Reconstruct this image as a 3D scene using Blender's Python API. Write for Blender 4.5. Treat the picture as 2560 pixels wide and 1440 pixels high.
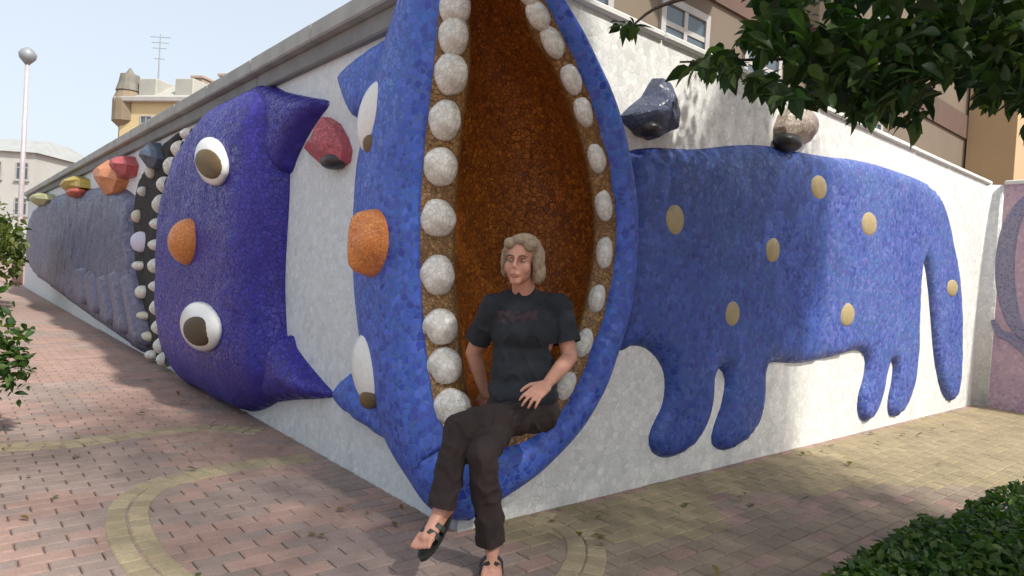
import bpy, bmesh, math, random
import numpy as np
from mathutils import Vector, Matrix, noise
from mathutils.geometry import delaunay_2d_cdt

for o in list(bpy.data.objects):
    bpy.data.objects.remove(o, do_unlink=True)
random.seed(7)
rng = np.random.default_rng(7)
SC = bpy.context.scene
COL = SC.collection

# ------------------------------------------------------------------ camera
F_PX, PITCH, ROLL = 1679.0, 0.019, 0.061
CAM = Vector((0.205, -3.47, 1.35))
_fw = Vector((0, math.cos(PITCH), -math.sin(PITCH)))
_up0 = Vector((0, math.sin(PITCH), math.cos(PITCH)))
_rt0 = Vector((1, 0, 0))
RT = _rt0 * math.cos(ROLL) + _up0 * math.sin(ROLL)
UP = -_rt0 * math.sin(ROLL) + _up0 * math.cos(ROLL)
FW = _fw
cam_data = bpy.data.cameras.new('camera')
cam = bpy.data.objects.new('camera', cam_data)
COL.objects.link(cam)
M = Matrix.Identity(4)
for i in range(3):
    M[i][0], M[i][1], M[i][2], M[i][3] = RT[i], UP[i], -FW[i], CAM[i]
cam.matrix_world = M
cam_data.sensor_width = 36.0
cam_data.lens = 36.0 * F_PX / 2560.0
cam_data.clip_start = 0.05
cam_data.clip_end = 2000
SC.camera = cam

# ------------------------------------------------------------------ daylight
SUN_EL = math.radians(50)
SUN_AZ = math.atan2(1.0, -0.92)          # clockwise from +Y
S_DIR = Vector((math.sin(SUN_AZ) * math.cos(SUN_EL), math.cos(SUN_AZ) * math.cos(SUN_EL), math.sin(SUN_EL)))
world = bpy.data.worlds.new('World')
SC.world = world
world.use_nodes = True
wn, wl = world.node_tree.nodes, world.node_tree.links
wn.clear()
sky = wn.new('ShaderNodeTexSky')
sky.sky_type = 'NISHITA'
sky.sun_disc = False
sky.sun_elevation = SUN_EL
sky.sun_rotation = SUN_AZ
sky.air_density = 1.0
sky.dust_density = 4.0
sky.ozone_density = 1.0
bgn = wn.new('ShaderNodeBackground')
bgn.inputs['Strength'].default_value = 0.135
wo = wn.new('ShaderNodeOutputWorld')
hz = wn.new('ShaderNodeMix'); hz.data_type = 'RGBA'; hz.inputs[0].default_value = 0.5
hz.inputs[7].default_value = (6.7, 7.05, 7.25, 1)
wl.new(sky.outputs[0], hz.inputs[6])
wl.new(hz.outputs[2], bgn.inputs['Color'])
wl.new(bgn.outputs[0], wo.inputs['Surface'])
sun_d = bpy.data.lights.new('sun', 'SUN')
sun_d.energy = 3.9
sun_d.angle = math.radians(2.5)
sun_d.color = (1.0, 0.95, 0.87)
sun = bpy.data.objects.new('sun', sun_d)
sun.rotation_euler = S_DIR.to_track_quat('Z', 'Y').to_euler()
sun.location = (6, -6, 12)
COL.objects.link(sun)
SC.view_settings.view_transform = 'Standard'
SC.view_settings.look = 'None'
SC.view_settings.exposure = 0.38
SC.view_settings.gamma = 1.0
SC.view_settings.use_curve_mapping = False

# ------------------------------------------------------------------ geometry of the place
AZ = math.radians(40.36)
DL = Vector((-math.sin(AZ), math.cos(AZ), 0))        # along the left wall, away from the corner
DR = Vector((math.cos(AZ), math.sin(AZ), 0))         # along the right wall
NL = Vector((-math.cos(AZ), -math.sin(AZ), 0))       # outward normals
NR = Vector((math.sin(AZ), -math.cos(AZ), 0))
H_L, H_R, LEN_R, LEN_L = 3.085, 2.98, 8.5, 24.5


def ray(px, py):
    return (FW * F_PX + RT * (px - 1280) - UP * (py - 720)).normalized()


def proj(p):
    d = Vector(p) - CAM
    z = d.dot(FW)
    if z <= 0.02:
        return None
    return 1280 + F_PX * d.dot(RT) / z, 720 - F_PX * d.dot(UP) / z, z


def at_y(px, py, y):
    r = ray(px, py)
    return CAM + r * ((y - CAM.y) / r.y)


def uz(px, py, off=0.0):
    """point of the wall surface (unrolled: u < 0 left wall, u > 0 right wall) seen at a pixel"""
    r = ray(px, py)
    tl = (off - NL.dot(CAM)) / NL.dot(r) if NL.dot(r) < 0 else -1
    tr = (off - NR.dot(CAM)) / NR.dot(r) if NR.dot(r) < 0 else -1
    if tl >= tr:
        p = CAM + r * tl
        return (-p.dot(DL), p.z)
    p = CAM + r * tr
    return (p.dot(DR), p.z)


RC = 0.10      # rounding of the corner


def surf(u, z, d):
    """unrolled wall coordinates to space, d metres proud of the wall"""
    if u < -RC:
        p, n = DL * (-u), NL
    elif u > RC:
        p, n = DR * u, NR
    else:
        t = (u + RC) / (2 * RC)
        a, b = DL * RC, DR * RC
        p = a * (1 - t) ** 2 + b * t ** 2
        n = (NL * (1 - t) + NR * t).normalized()
    p = p + n * d
    return Vector((p.x, p.y, z))


# ------------------------------------------------------------------ helpers
def link(o, parent=None):
    COL.objects.link(o)
    if parent is not None:
        o.parent = parent
    return o


def mesh_obj(name, verts, faces, mat=None, parent=None, smooth=False):
    me = bpy.data.meshes.new(name)
    me.from_pydata([tuple(v) for v in verts], [], faces)
    me.update()
    if mat:
        me.materials.append(mat)
    if smooth:
        me.polygons.foreach_set('use_smooth', [True] * len(me.polygons))
    return link(bpy.data.objects.new(name, me), parent)


def bm_obj(name, bm, mat=None, parent=None, smooth=False):
    me = bpy.data.meshes.new(name)
    bm.to_mesh(me)
    bm.free()
    if mat:
        me.materials.append(mat)
    if smooth:
        me.polygons.foreach_set('use_smooth', [True] * len(me.polygons))
    return link(bpy.data.objects.new(name, me), parent)


def tag(o, label=None, cat=None, group=None, kind=None):
    if label: o['label'] = label
    if cat: o['category'] = cat
    if group: o['group'] = group
    if kind: o['kind'] = kind
    return o


def empty(name, loc, label, cat, group=None):
    o = bpy.data.objects.new(name, None)
    o.location = loc
    o.empty_display_size = 0.2
    COL.objects.link(o)
    return tag(o, label, cat, group)


def to_parent(o, parent):
    """parent while keeping world-space mesh coordinates"""
    o.parent = parent
    o.matrix_parent_inverse = Matrix.Translation(-parent.location)
    return o


def wp(name, verts, faces, mat, parent, smooth=False):
    o = mesh_obj(name, verts, faces, mat, None, smooth)
    return to_parent(o, parent)


def add_box(bm, lo, hi, mtx=None, bevel=0.0):
    r = bmesh.ops.create_cube(bm, size=1.0)
    vs = r['verts']
    for v in vs:
        v.co = Vector([lo[i] + (v.co[i] + 0.5) * (hi[i] - lo[i]) for i in range(3)])
    if bevel > 0:
        es = list({e for v in vs for e in v.link_edges})
        rb = bmesh.ops.bevel(bm, geom=es, offset=bevel, segments=1, affect='EDGES')
        vs = list({v for v in rb['verts']} | {v for v in vs if v.is_valid})
    if mtx is not None:
        for v in vs:
            v.co = mtx @ v.co
    return vs


def frame_mtx(origin, xd, yd):
    zd = xd.cross(yd)
    m = Matrix.Identity(4)
    for i in range(3):
        m[i][0], m[i][1], m[i][2], m[i][3] = xd[i], yd[i], zd[i], origin[i]
    return m


def interp_path(pts, n):
    p = np.array(pts, float)
    # Catmull-Rom then arc length resample
    q = []
    for i in range(len(p) - 1):
        p0, p1, p2, p3 = p[max(i - 1, 0)], p[i], p[i + 1], p[min(i + 2, len(p) - 1)]
        for t in np.linspace(0, 1, 12, endpoint=False):
            q.append(0.5 * ((2 * p1) + (-p0 + p2) * t + (2 * p0 - 5 * p1 + 4 * p2 - p3) * t * t + (-p0 + 3 * p1 - 3 * p2 + p3) * t ** 3))
    q.append(p[-1])
    q = np.array(q)
    s = np.concatenate([[0], np.cumsum(np.linalg.norm(np.diff(q, axis=0), axis=1))])
    t = np.linspace(0, s[-1], n)
    return np.stack([np.interp(t, s, q[:, k]) for k in range(q.shape[1])], 1)


def closed_smooth(pts, step):
    p = list(pts)
    ext = p[-2:] + p + p[:3]
    q = []
    for i in range(2, len(p) + 2):
        p0, p1, p2, p3 = [np.array(ext[j], float) for j in (i - 1, i, i + 1, i + 2)]
        m = max(2, int(np.linalg.norm(p2 - p1) / step))
        for t in np.linspace(0, 1, m, endpoint=False):
            q.append(0.5 * ((2 * p1) + (-p0 + p2) * t + (2 * p0 - 5 * p1 + 4 * p2 - p3) * t * t + (-p0 + 3 * p1 - 3 * p2 + p3) * t ** 3))
    return np.array(q)


# ------------------------------------------------------------------ materials
def new_mat(name):
    m = bpy.data.materials.new(name)
    m.use_nodes = True
    nt = m.node_tree
    b = nt.nodes['Principled BSDF']
    return m, nt, b


def ramp(nt, stops, interp='LINEAR'):
    r = nt.nodes.new('ShaderNodeValToRGB')
    r.color_ramp.interpolation = interp
    e = r.color_ramp.elements
    while len(e) > 1:
        e.remove(e[-1])
    e[0].position = stops[0][0]; e[0].color = (*stops[0][1], 1)
    for p, c in stops[1:]:
        x = e.new(p); x.color = (*c, 1)
    return r


def node(nt, typ, **kw):
    n = nt.nodes.new(typ)
    for k, v in kw.items():
        if k in n.inputs.keys():
            n.inputs[k].default_value = v
        else:
            setattr(n, k, v)
    return n


def mixc(nt, fac, a, b, mode='MIX'):
    m = nt.nodes.new('ShaderNodeMix')
    m.data_type = 'RGBA'
    m.blend_type = mode
    for i, x in ((0, fac), (6, a), (7, b)):
        if hasattr(x, 'links'):
            nt.links.new(x, m.inputs[i])
        elif i == 0:
            m.inputs[0].default_value = x
        else:
            m.inputs[i].default_value = (*x, 1)
    return m.outputs[2]


def mosaic(name, palette, palette2, grout=(0.30, 0.31, 0.33), size=0.040, rough=0.30, patch=1.3, grain=0.5,
           groutw=0.085, bump=0.35, lo=0.42, hi=0.60, pale=None):
    """irregular glazed chips set in grout; two palettes laid in large uneven areas; pale paints sunlight into the chips past a line"""
    m, nt, b = new_mat(name)
    L = nt.links
    tc = node(nt, 'ShaderNodeTexCoord')
    nz = node(nt, 'ShaderNodeTexNoise', Scale=22.0, Detail=2.0)
    L.new(tc.outputs['Object'], nz.inputs['Vector'])
    dv = node(nt, 'ShaderNodeVectorMath', operation='SCALE'); dv.inputs[3].default_value = 0.016
    L.new(nz.outputs['Color'], dv.inputs[0])
    av = node(nt, 'ShaderNodeVectorMath', operation='ADD')
    L.new(tc.outputs['Object'], av.inputs[0]); L.new(dv.outputs[0], av.inputs[1])
    v1 = node(nt, 'ShaderNodeTexVoronoi', feature='F1'); v1.inputs['Scale'].default_value = 1 / size
    v2 = node(nt, 'ShaderNodeTexVoronoi', feature='DISTANCE_TO_EDGE'); v2.inputs['Scale'].default_value = 1 / size
    L.new(av.outputs[0], v1.inputs['Vector']); L.new(av.outputs[0], v2.inputs['Vector'])
    sp = node(nt, 'ShaderNodeSeparateColor')
    L.new(v1.outputs['Color'], sp.inputs[0])
    n = len(palette)
    r1 = ramp(nt, [(i / n, c) for i, c in enumerate(palette)], 'CONSTANT')
    n2 = len(palette2)
    r2 = ramp(nt, [(i / n2, c) for i, c in enumerate(palette2)], 'CONSTANT')
    L.new(sp.outputs[0], r1.inputs[0]); L.new(sp.outputs[0], r2.inputs[0])
    big = node(nt, 'ShaderNodeTexNoise', Scale=patch, Detail=3.0, Roughness=0.55)
    L.new(tc.outputs['Object'], big.inputs['Vector'])
    jit = node(nt, 'ShaderNodeMath', operation='MULTIPLY_ADD'); jit.inputs[1].default_value = 0.16; 
    L.new(sp.outputs[1], jit.inputs[0]); L.new(big.outputs['Fac'], jit.inputs[2])
    mr = node(nt, 'ShaderNodeMapRange'); mr.inputs[1].default_value = lo + .08; mr.inputs[2].default_value = hi + .08
    L.new(jit.outputs[0], mr.inputs[0])
    chips = mixc(nt, mr.outputs[0], r1.outputs[0], r2.outputs[0])
    if pale:  # sunlit side of the shadow edge, painted into the chips as a paler colour
        ax, u0, sun_gain = pale
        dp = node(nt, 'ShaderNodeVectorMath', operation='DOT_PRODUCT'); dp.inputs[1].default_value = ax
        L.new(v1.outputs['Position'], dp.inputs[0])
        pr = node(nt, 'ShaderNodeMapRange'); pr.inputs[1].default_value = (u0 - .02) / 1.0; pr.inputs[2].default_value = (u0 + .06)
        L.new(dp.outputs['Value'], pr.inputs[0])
        sun_lift = mixc(nt, 1.0, chips, sun_gain, 'MULTIPLY')
        chips = mixc(nt, pr.outputs[0], chips, sun_lift)
    # grime / weathering
    gr = node(nt, 'ShaderNodeTexNoise', Scale=6.0, Detail=6.0, Roughness=0.7)
    L.new(tc.outputs['Object'], gr.inputs['Vector'])
    gm = node(nt, 'ShaderNodeMapRange'); gm.inputs[1].default_value = 0.35; gm.inputs[2].default_value = 0.75
    gm.inputs[3].default_value = 1.0; gm.inputs[4].default_value = 1.0 - 0.35 * grain
    L.new(gr.outputs['Fac'], gm.inputs[0])
    chips = mixc(nt, 1.0, chips, gm.outputs[0], 'MULTIPLY')
    ed = node(nt, 'ShaderNodeMapRange'); ed.inputs[1].default_value = groutw * 0.45; ed.inputs[2].default_value = groutw
    L.new(v2.outputs['Distance'], ed.inputs[0])
    col = mixc(nt, ed.outputs[0], grout, chips)
    L.new(col, b.inputs['Base Color'])
    rr = node(nt, 'ShaderNodeMapRange'); rr.inputs[3].default_value = 0.85; rr.inputs[4].default_value = rough
    L.new(ed.outputs[0], rr.inputs[0])
    ra = node(nt, 'ShaderNodeMath', operation='MULTIPLY_ADD'); ra.inputs[1].default_value = 0.25
    L.new(sp.outputs[2], ra.inputs[0]); L.new(rr.outputs[0], ra.inputs[2])
    L.new(ra.outputs[0], b.inputs['Roughness'])
    # tilt of each chip + relief
    tilt = node(nt, 'ShaderNodeVectorMath', operation='DOT_PRODUCT')
    sb = node(nt, 'ShaderNodeVectorMath', operation='SUBTRACT')
    L.new(av.outputs[0], sb.inputs[0]); L.new(v1.outputs['Position'], sb.inputs[1])
    cc = node(nt, 'ShaderNodeVectorMath', operation='SUBTRACT'); cc.inputs[1].default_value = (.5, .5, .5)
    L.new(v1.outputs['Color'], cc.inputs[0])
    L.new(av.outputs[0], tilt.inputs[0]); L.new(cc.outputs[0], tilt.inputs[1])
    h = node(nt, 'ShaderNodeMath', operation='MULTIPLY_ADD'); h.inputs[1].default_value = 0.004
    L.new(ed.outputs[0], h.inputs[0])
    ts = node(nt, 'ShaderNodeMath', operation='MULTIPLY'); ts.inputs[1].default_value = 0.0
    L.new(tilt.outputs['Value'], ts.inputs[0]); L.new(ts.outputs[0], h.inputs[2])
    bp = node(nt, 'ShaderNodeBump'); bp.inputs['Strength'].default_value = bump; bp.inputs['Distance'].default_value = 1.0
    L.new(h.outputs[0], bp.inputs['Height'])
    # every chip catches the light slightly differently
    geo = node(nt, 'ShaderNodeNewGeometry')
    pert = node(nt, 'ShaderNodeVectorMath', operation='SCALE'); pert.inputs[3].default_value = 0.17
    L.new(cc.outputs[0], pert.inputs[0])
    nadd = node(nt, 'ShaderNodeVectorMath', operation='ADD')
    L.new(bp.outputs[0], nadd.inputs[0]); L.new(pert.outputs[0], nadd.inputs[1])
    nn = node(nt, 'ShaderNodeVectorMath', operation='NORMALIZE')
    L.new(nadd.outputs[0], nn.inputs[0])
    L.new(nn.outputs[0], b.inputs['Normal'])
    return m


def plain(name, col, col2=None, scale=4.0, rough=0.8, bump=0.2, bscale=60.0, metallic=0.0, dist=0.004):
    m, nt, b = new_mat(name)
    L = nt.links
    tc = node(nt, 'ShaderNodeTexCoord')
    nz = node(nt, 'ShaderNodeTexNoise', Scale=scale, Detail=7.0, Roughness=0.62)
    L.new(tc.outputs['Object'], nz.inputs['Vector'])
    r = ramp(nt, [(0.32, col), (0.68, col2 or tuple(c * 0.72 for c in col))])
    L.new(nz.outputs['Fac'], r.inputs[0])
    L.new(r.outputs[0], b.inputs['Base Color'])
    b.inputs['Roughness'].default_value = rough
    b.inputs['Metallic'].default_value = metallic
    nb = node(nt, 'ShaderNodeTexNoise', Scale=bscale, Detail=5.0)
    L.new(tc.outputs['Object'], nb.inputs['Vector'])
    bp = node(nt, 'ShaderNodeBump'); bp.inputs['Strength'].default_value = bump; bp.inputs['Distance'].default_value = dist
    L.new(nb.outputs['Fac'], bp.inputs['Height'])
    L.new(bp.outputs[0], b.inputs['Normal'])
    return m


def leaf_mat(name, c1, c2, c3):
    m, nt, b = new_mat(name)
    L = nt.links
    g = node(nt, 'ShaderNodeNewGeometry')
    oi = node(nt, 'ShaderNodeObjectInfo')
    ad = node(nt, 'ShaderNodeMath', operation='ADD')
    L.new(g.outputs['Random Per Island'], ad.inputs[0]); L.new(oi.outputs['Random'], ad.inputs[1])
    fr = node(nt, 'ShaderNodeMath', operation='FRACT'); L.new(ad.outputs[0], fr.inputs[0])
    r = ramp(nt, [(0.0, c1), (0.5, c2), (0.93, c3), (1.0, tuple(min(1, x * 1.5) for x in c3))])
    L.new(fr.outputs[0], r.inputs[0])
    tc = node(nt, 'ShaderNodeTexCoord')
    nz = node(nt, 'ShaderNodeTexNoise', Scale=45.0, Detail=3.0)
    L.new(tc.outputs['Object'], nz.inputs['Vector'])
    mm = node(nt, 'ShaderNodeMapRange'); mm.inputs[3].default_value = 0.7; mm.inputs[4].default_value = 1.25
    L.new(nz.outputs['Fac'], mm.inputs[0])
    col = mixc(nt, 1.0, r.outputs[0], mm.outputs[0], 'MULTIPLY')
    L.new(col, b.inputs['Base Color'])
    b.inputs['Roughness'].default_value = 0.5
    b.inputs['Specular IOR Level'].default_value = 0.35
    tr = node(nt, 'ShaderNodeBsdfTranslucent')
    L.new(mixc(nt, 1.0, col, (1.1, 1.5, 0.5), 'MULTIPLY'), tr.inputs['Color'])
    mx = node(nt, 'ShaderNodeMixShader'); mx.inputs[0].default_value = 0.38
    out = nt.nodes['Material Output']
    L.new(b.outputs[0], mx.inputs[1]); L.new(tr.outputs[0], mx.inputs[2]); L.new(mx.outputs[0], out.inputs['Surface'])
    return m


MAT = {}
MAT['blue'] = mosaic('blue_mosaic', [(0.031, 0.074, 0.459), (0.043, 0.102, 0.540), (0.022, 0.052, 0.364), (0.061, 0.122, 0.594)],
                     [(0.026, 0.113, 0.486), (0.040, 0.147, 0.540), (0.052, 0.084, 0.459), (0.073, 0.147, 0.608)],
                     grout=(0.073, 0.138, 0.378))
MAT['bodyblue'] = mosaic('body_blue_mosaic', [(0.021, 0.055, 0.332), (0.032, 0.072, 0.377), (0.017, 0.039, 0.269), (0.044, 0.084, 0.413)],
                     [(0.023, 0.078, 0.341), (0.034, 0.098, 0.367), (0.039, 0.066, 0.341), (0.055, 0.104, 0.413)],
                     grout=(0.059, 0.111, 0.278), patch=1.8, pale=((DR.x, DR.y, 0), uz(2062, 640, 0.06)[0], (2.45, 1.62, 1.15)))  # rear body paler from the shadow edge on: sunlight put into the tile colour
MAT['purple'] = mosaic('purple_mosaic', [(0.018, 0.010, 0.237), (0.026, 0.015, 0.286), (0.013, 0.007, 0.181), (0.032, 0.019, 0.305)],
                       [(0.014, 0.011, 0.258), (0.016, 0.017, 0.286), (0.031, 0.022, 0.296), (0.039, 0.029, 0.324)],
                       grout=(0.027, 0.023, 0.181))
MAT['slate'] = mosaic('slate_mosaic', [(0.064, 0.075, 0.131), (0.089, 0.095, 0.178), (0.051, 0.068, 0.141), (0.128, 0.128, 0.224)],
                      [(0.076, 0.095, 0.150), (0.109, 0.115, 0.187), (0.058, 0.061, 0.160), (0.166, 0.163, 0.224)],
                      grout=(0.140, 0.149, 0.224), size=0.045, patch=1.0)
MAT['white'] = mosaic('white_mosaic', [(0.72, 0.72, 0.69), (0.76, 0.76, 0.73), (0.69, 0.70, 0.67), (0.78, 0.78, 0.75)],
                      [(0.66, 0.67, 0.65), (0.71, 0.71, 0.69), (0.62, 0.64, 0.62), (0.74, 0.74, 0.71)],
                      grout=(0.58, 0.58, 0.57), size=0.045, patch=1.0, rough=0.4, bump=0.22, groutw=0.05, grain=0.35)
MAT['plaster'] = mosaic('pale_wall_mosaic', [(0.60, 0.64, 0.66), (0.62, 0.66, 0.68), (0.59, 0.63, 0.65), (0.63, 0.67, 0.69)],
                        [(0.57, 0.61, 0.63), (0.60, 0.64, 0.66), (0.55, 0.59, 0.61), (0.61, 0.65, 0.67)], grout=(0.52, 0.56, 0.58), size=0.045, rough=0.45, bump=0.2, groutw=0.05, grain=0.3, patch=0.9)
MAT['mauve'] = mosaic('mauve_mosaic', [(0.438, 0.282, 0.364), (0.515, 0.340, 0.427), (0.386, 0.259, 0.364), (0.567, 0.389, 0.451)],
                      [(0.541, 0.340, 0.376), (0.464, 0.329, 0.389), (0.592, 0.400, 0.439), (0.426, 0.306, 0.376)],
                      grout=(0.464, 0.353, 0.414), size=0.04)
MAT['indigo'] = mosaic('indigo_mosaic', [(0.150, 0.145, 0.300), (0.210, 0.189, 0.350)], [(0.180, 0.174, 0.275), (0.255, 0.232, 0.350)],
                       grout=(0.300, 0.290, 0.325), size=0.03)
MAT['amber'] = mosaic('amber_mosaic', [(0.239, 0.060, 0.002), (0.330, 0.092, 0.003), (0.180, 0.042, 0.002), (0.399, 0.118, 0.005)],
                      [(0.359, 0.112, 0.004), (0.270, 0.070, 0.002), (0.459, 0.153, 0.006), (0.200, 0.053, 0.002)],
                      grout=(0.120, 0.035, 0.002), size=0.030, rough=0.5, patch=1.6)
MAT['gum'] = mosaic('gum_mosaic', [(0.245, 0.136, 0.035), (0.288, 0.161, 0.045), (0.202, 0.093, 0.022), (0.173, 0.087, 0.025)],
                    [(0.216, 0.087, 0.018), (0.259, 0.124, 0.030), (0.317, 0.198, 0.070), (0.158, 0.068, 0.015)],
                    grout=(0.101, 0.056, 0.025), size=0.022, rough=0.3, patch=4.0)
MAT['tooth'] = mosaic('tooth_mosaic', [(0.66, 0.65, 0.60), (0.71, 0.70, 0.65), (0.62, 0.61, 0.56), (0.74, 0.73, 0.68)],
                      [(0.60, 0.58, 0.52), (0.68, 0.67, 0.62), (0.55, 0.53, 0.47), (0.70, 0.69, 0.64)],
                      grout=(0.45, 0.43, 0.39), size=0.30, patch=2.5, rough=0.3, bump=0.1, groutw=0.05)
MAT['eye'] = plain('eye_enamel', (0.76, 0.76, 0.74), (0.66, 0.66, 0.63), 9.0, 0.3, 0.12, 35.0)
MAT['pupil'] = mosaic('pupil_mosaic', [(0.16, 0.10, 0.035), (0.22, 0.14, 0.05)], [(0.10, 0.06, 0.02), (0.18, 0.12, 0.05)],
                      grout=(0.08, 0.06, 0.04), size=0.02, rough=0.3)
MAT['pupil_dark'] = mosaic('dark_pupil_mosaic', [(0.07, 0.04, 0.012), (0.11, 0.065, 0.02)], [(0.05, 0.03, 0.01), (0.09, 0.05, 0.02)],
                      grout=(0.05, 0.035, 0.02), size=0.02, rough=0.3)
MAT['orange'] = mosaic('orange_mosaic', [(0.72, 0.22, 0.045), (0.78, 0.27, 0.06), (0.64, 0.18, 0.035), (0.80, 0.32, 0.09)],
                       [(0.70, 0.24, 0.05), (0.60, 0.17, 0.035), (0.78, 0.30, 0.07), (0.66, 0.21, 0.045)],
                       grout=(0.42, 0.17, 0.06), size=0.018, rough=0.28, patch=4)
MAT['gold'] = mosaic('gold_mosaic', [(0.46, 0.36, 0.16), (0.52, 0.42, 0.20)], [(0.42, 0.34, 0.18), (0.56, 0.46, 0.26)],
                     grout=(0.3, 0.25, 0.16), size=0.02, rough=0.3)


def glaze(name, c, size=0.03):
    return mosaic(name, [c, tuple(x * 1.25 for x in c), tuple(x * 0.75 for x in c)], [tuple(x * .9 for x in c), tuple(x * 1.15 for x in c)],
                  grout=tuple(x * 0.6 + 0.03 for x in c), size=size, rough=0.32, patch=3)


MAT['coping'] = plain('coping_concrete', (0.40, 0.42, 0.40), (0.27, 0.29, 0.28), 3.0, 0.9, 0.5, 45.0)
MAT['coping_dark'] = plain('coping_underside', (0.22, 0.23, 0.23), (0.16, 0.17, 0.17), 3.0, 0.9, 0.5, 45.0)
MAT['concrete'] = plain('kerb_concrete', (0.36, 0.36, 0.35), (0.26, 0.26, 0.25), 5.0, 0.9, 0.5, 60.0)
MAT['bark'] = plain('bark', (0.10, 0.075, 0.055), (0.055, 0.042, 0.032), 9.0, 0.95, 0.9, 35.0, dist=0.02)
MAT['soil'] = plain('soil', (0.09, 0.07, 0.05), (0.05, 0.04, 0.03), 8.0, 1.0, 0.9, 50.0, dist=0.02)

# ------------------------------------------------------------------ ground
gm, gnt, gb = new_mat('paving_bed')
tc = node(gnt, 'ShaderNodeTexCoord')
gn = node(gnt, 'ShaderNodeTexNoise', Scale=0.8, Detail=8.0, Roughness=0.7)
gnt.links.new(tc.outputs['Object'], gn.inputs['Vector'])
gr_ = ramp(gnt, [(0.35, (0.27, 0.20, 0.17)), (0.5, (0.36, 0.24, 0.20)), (0.65, (0.30, 0.25, 0.21))])
gnt.links.new(gn.outputs['Fac'], gr_.inputs[0])
gbk = node(gnt, 'ShaderNodeTexBrick'); gbk.inputs['Scale'].default_value = 1.0
gbk.inputs['Brick Width'].default_value = 0.2; gbk.inputs['Row Height'].default_value = 0.1; gbk.inputs['Mortar Size'].default_value = 0.004
gbk.inputs['Color1'].default_value = (1, 1, 1, 1); gbk.inputs['Color2'].default_value = (.8, .8, .8, 1); gbk.inputs['Mortar'].default_value = (.5, .5, .5, 1)
gmap = node(gnt, 'ShaderNodeMapping'); gmap.inputs['Rotation'].default_value = (0, 0, -AZ)
gnt.links.new(tc.outputs['Object'], gmap.inputs[0]); gnt.links.new(gmap.outputs[0], gbk.inputs['Vector'])
gnt.links.new(mixc(gnt, 1.0, gr_.outputs[0], gbk.outputs['Color'], 'MULTIPLY'), gb.inputs['Base Color'])
gb.inputs['Roughness'].default_value = 0.95
G = 400
ground = mesh_obj('ground', [(-G, -G, -0.014), (G, -G, -0.014), (G, G, -0.014), (-G, G, -0.014)], [(0, 1, 2, 3)], gm)
tag(ground, 'concrete block paving in pink and grey with yellow bands', None, None, 'structure')

YEL = [  # centre lines of the yellow bands, (pixel trace -> ground)
    ([(440, 1470), (365, 1400), (325, 1330), (325, 1265), (385, 1215), (500, 1185), (640, 1160), (820, 1140)], 0.115),
    ([(-260, 1150), (0, 1120), (160, 1112), (320, 1090), (500, 1070), (640, 1078)], 0.11),
    ([(1270, 1285), (1380, 1300), (1450, 1340), (1465, 1390), (1440, 1450), (1380, 1520)], 0.11),
]


def on_ground(px, py):
    r = ray(px, py)
    t = -CAM.z / r.z
    return CAM + r * t


yel_lines = []
for pts, w in YEL:
    g = interp_path([tuple(on_ground(*p))[:2] for p in pts], 60)
    yel_lines.append((g, w))


def in_yellow(x, y):
    for g, w in yel_lines:
        if np.min((g[:, 0] - x) ** 2 + (g[:, 1] - y) ** 2) < w * w:
            return True
    return False


def paver_colour(x, y):
    u = Vector((x, y, 0)).dot(DR)
    w = Vector((x, y, 0)).dot(NR)
    n = noise.noise(Vector((x * 0.9, y * 0.9, 3.1)))
    n2 = noise.noise(Vector((x * 3.0, y * 3.0, 9.1)))
    j = 0.91 + 0.14 * random.random()
    pink = Vector((0.335, 0.222, 0.182)); grey = Vector((0.280, 0.212, 0.182)); yel = Vector((0.340, 0.275, 0.165))
    if u > 0.15 and w > 0:
        # ochre blocks along the right-hand wall, fading into grey and pink
        e = w + 0.7 * n - 0.30 * max(0, u - 2.0)
        if e < 0.55:
            return yel * (0.9 + .1 * n2) * j
        if e < 1.5:
            return (grey * 0.55 + yel * 0.36) * j if random.random() < 0.85 else pink * j
    return (pink if n + 0.5 * n2 > -0.10 + 0.35 * (random.random() - .5) else grey) * j


def paver_mat(name, src):
    m, nt, b = new_mat(name)
    L = nt.links
    tc = node(nt, 'ShaderNodeTexCoord'); g = node(nt, 'ShaderNodeNewGeometry')
    if src == 'attr':
        c = node(nt, 'ShaderNodeAttribute', attribute_name='tint').outputs['Color']
    else:
        c = node(nt, 'ShaderNodeObjectInfo').outputs['Color']
    nz = node(nt, 'ShaderNodeTexNoise', Scale=3.0, Detail=8.0, Roughness=0.75)
    L.new(g.outputs['Position'], nz.inputs['Vector'])
    mr = node(nt, 'ShaderNodeMapRange'); mr.inputs[1].default_value = .3; mr.inputs[2].default_value = .7
    mr.inputs[3].default_value = 1.15; mr.inputs[4].default_value = 0.72
    L.new(nz.outputs['Fac'], mr.inputs[0])
    nf = node(nt, 'ShaderNodeTexNoise', Scale=90.0, Detail=4.0, Roughness=0.7)
    L.new(g.outputs['Position'], nf.inputs['Vector'])
    mf = node(nt, 'ShaderNodeMapRange'); mf.inputs[1].default_value = .3; mf.inputs[2].default_value = .7
    mf.inputs[3].default_value = 0.8; mf.inputs[4].default_value = 1.15
    L.new(nf.outputs['Fac'], mf.inputs[0])
    c = mixc(nt, 1.0, c, mr.outputs[0], 'MULTIPLY')
    c = mixc(nt, 1.0, c, mf.outputs[0], 'MULTIPLY')
    L.new(c, b.inputs['Base Color'])
    b.inputs['Roughness'].default_value = 0.88
    bp = node(nt, 'ShaderNodeBump'); bp.inputs['Strength'].default_value = 0.5; bp.inputs['Distance'].default_value = 0.003
    L.new(nf.outputs['Fac'], bp.inputs['Height']); L.new(bp.outputs[0], b.inputs['Normal'])
    return m


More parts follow.
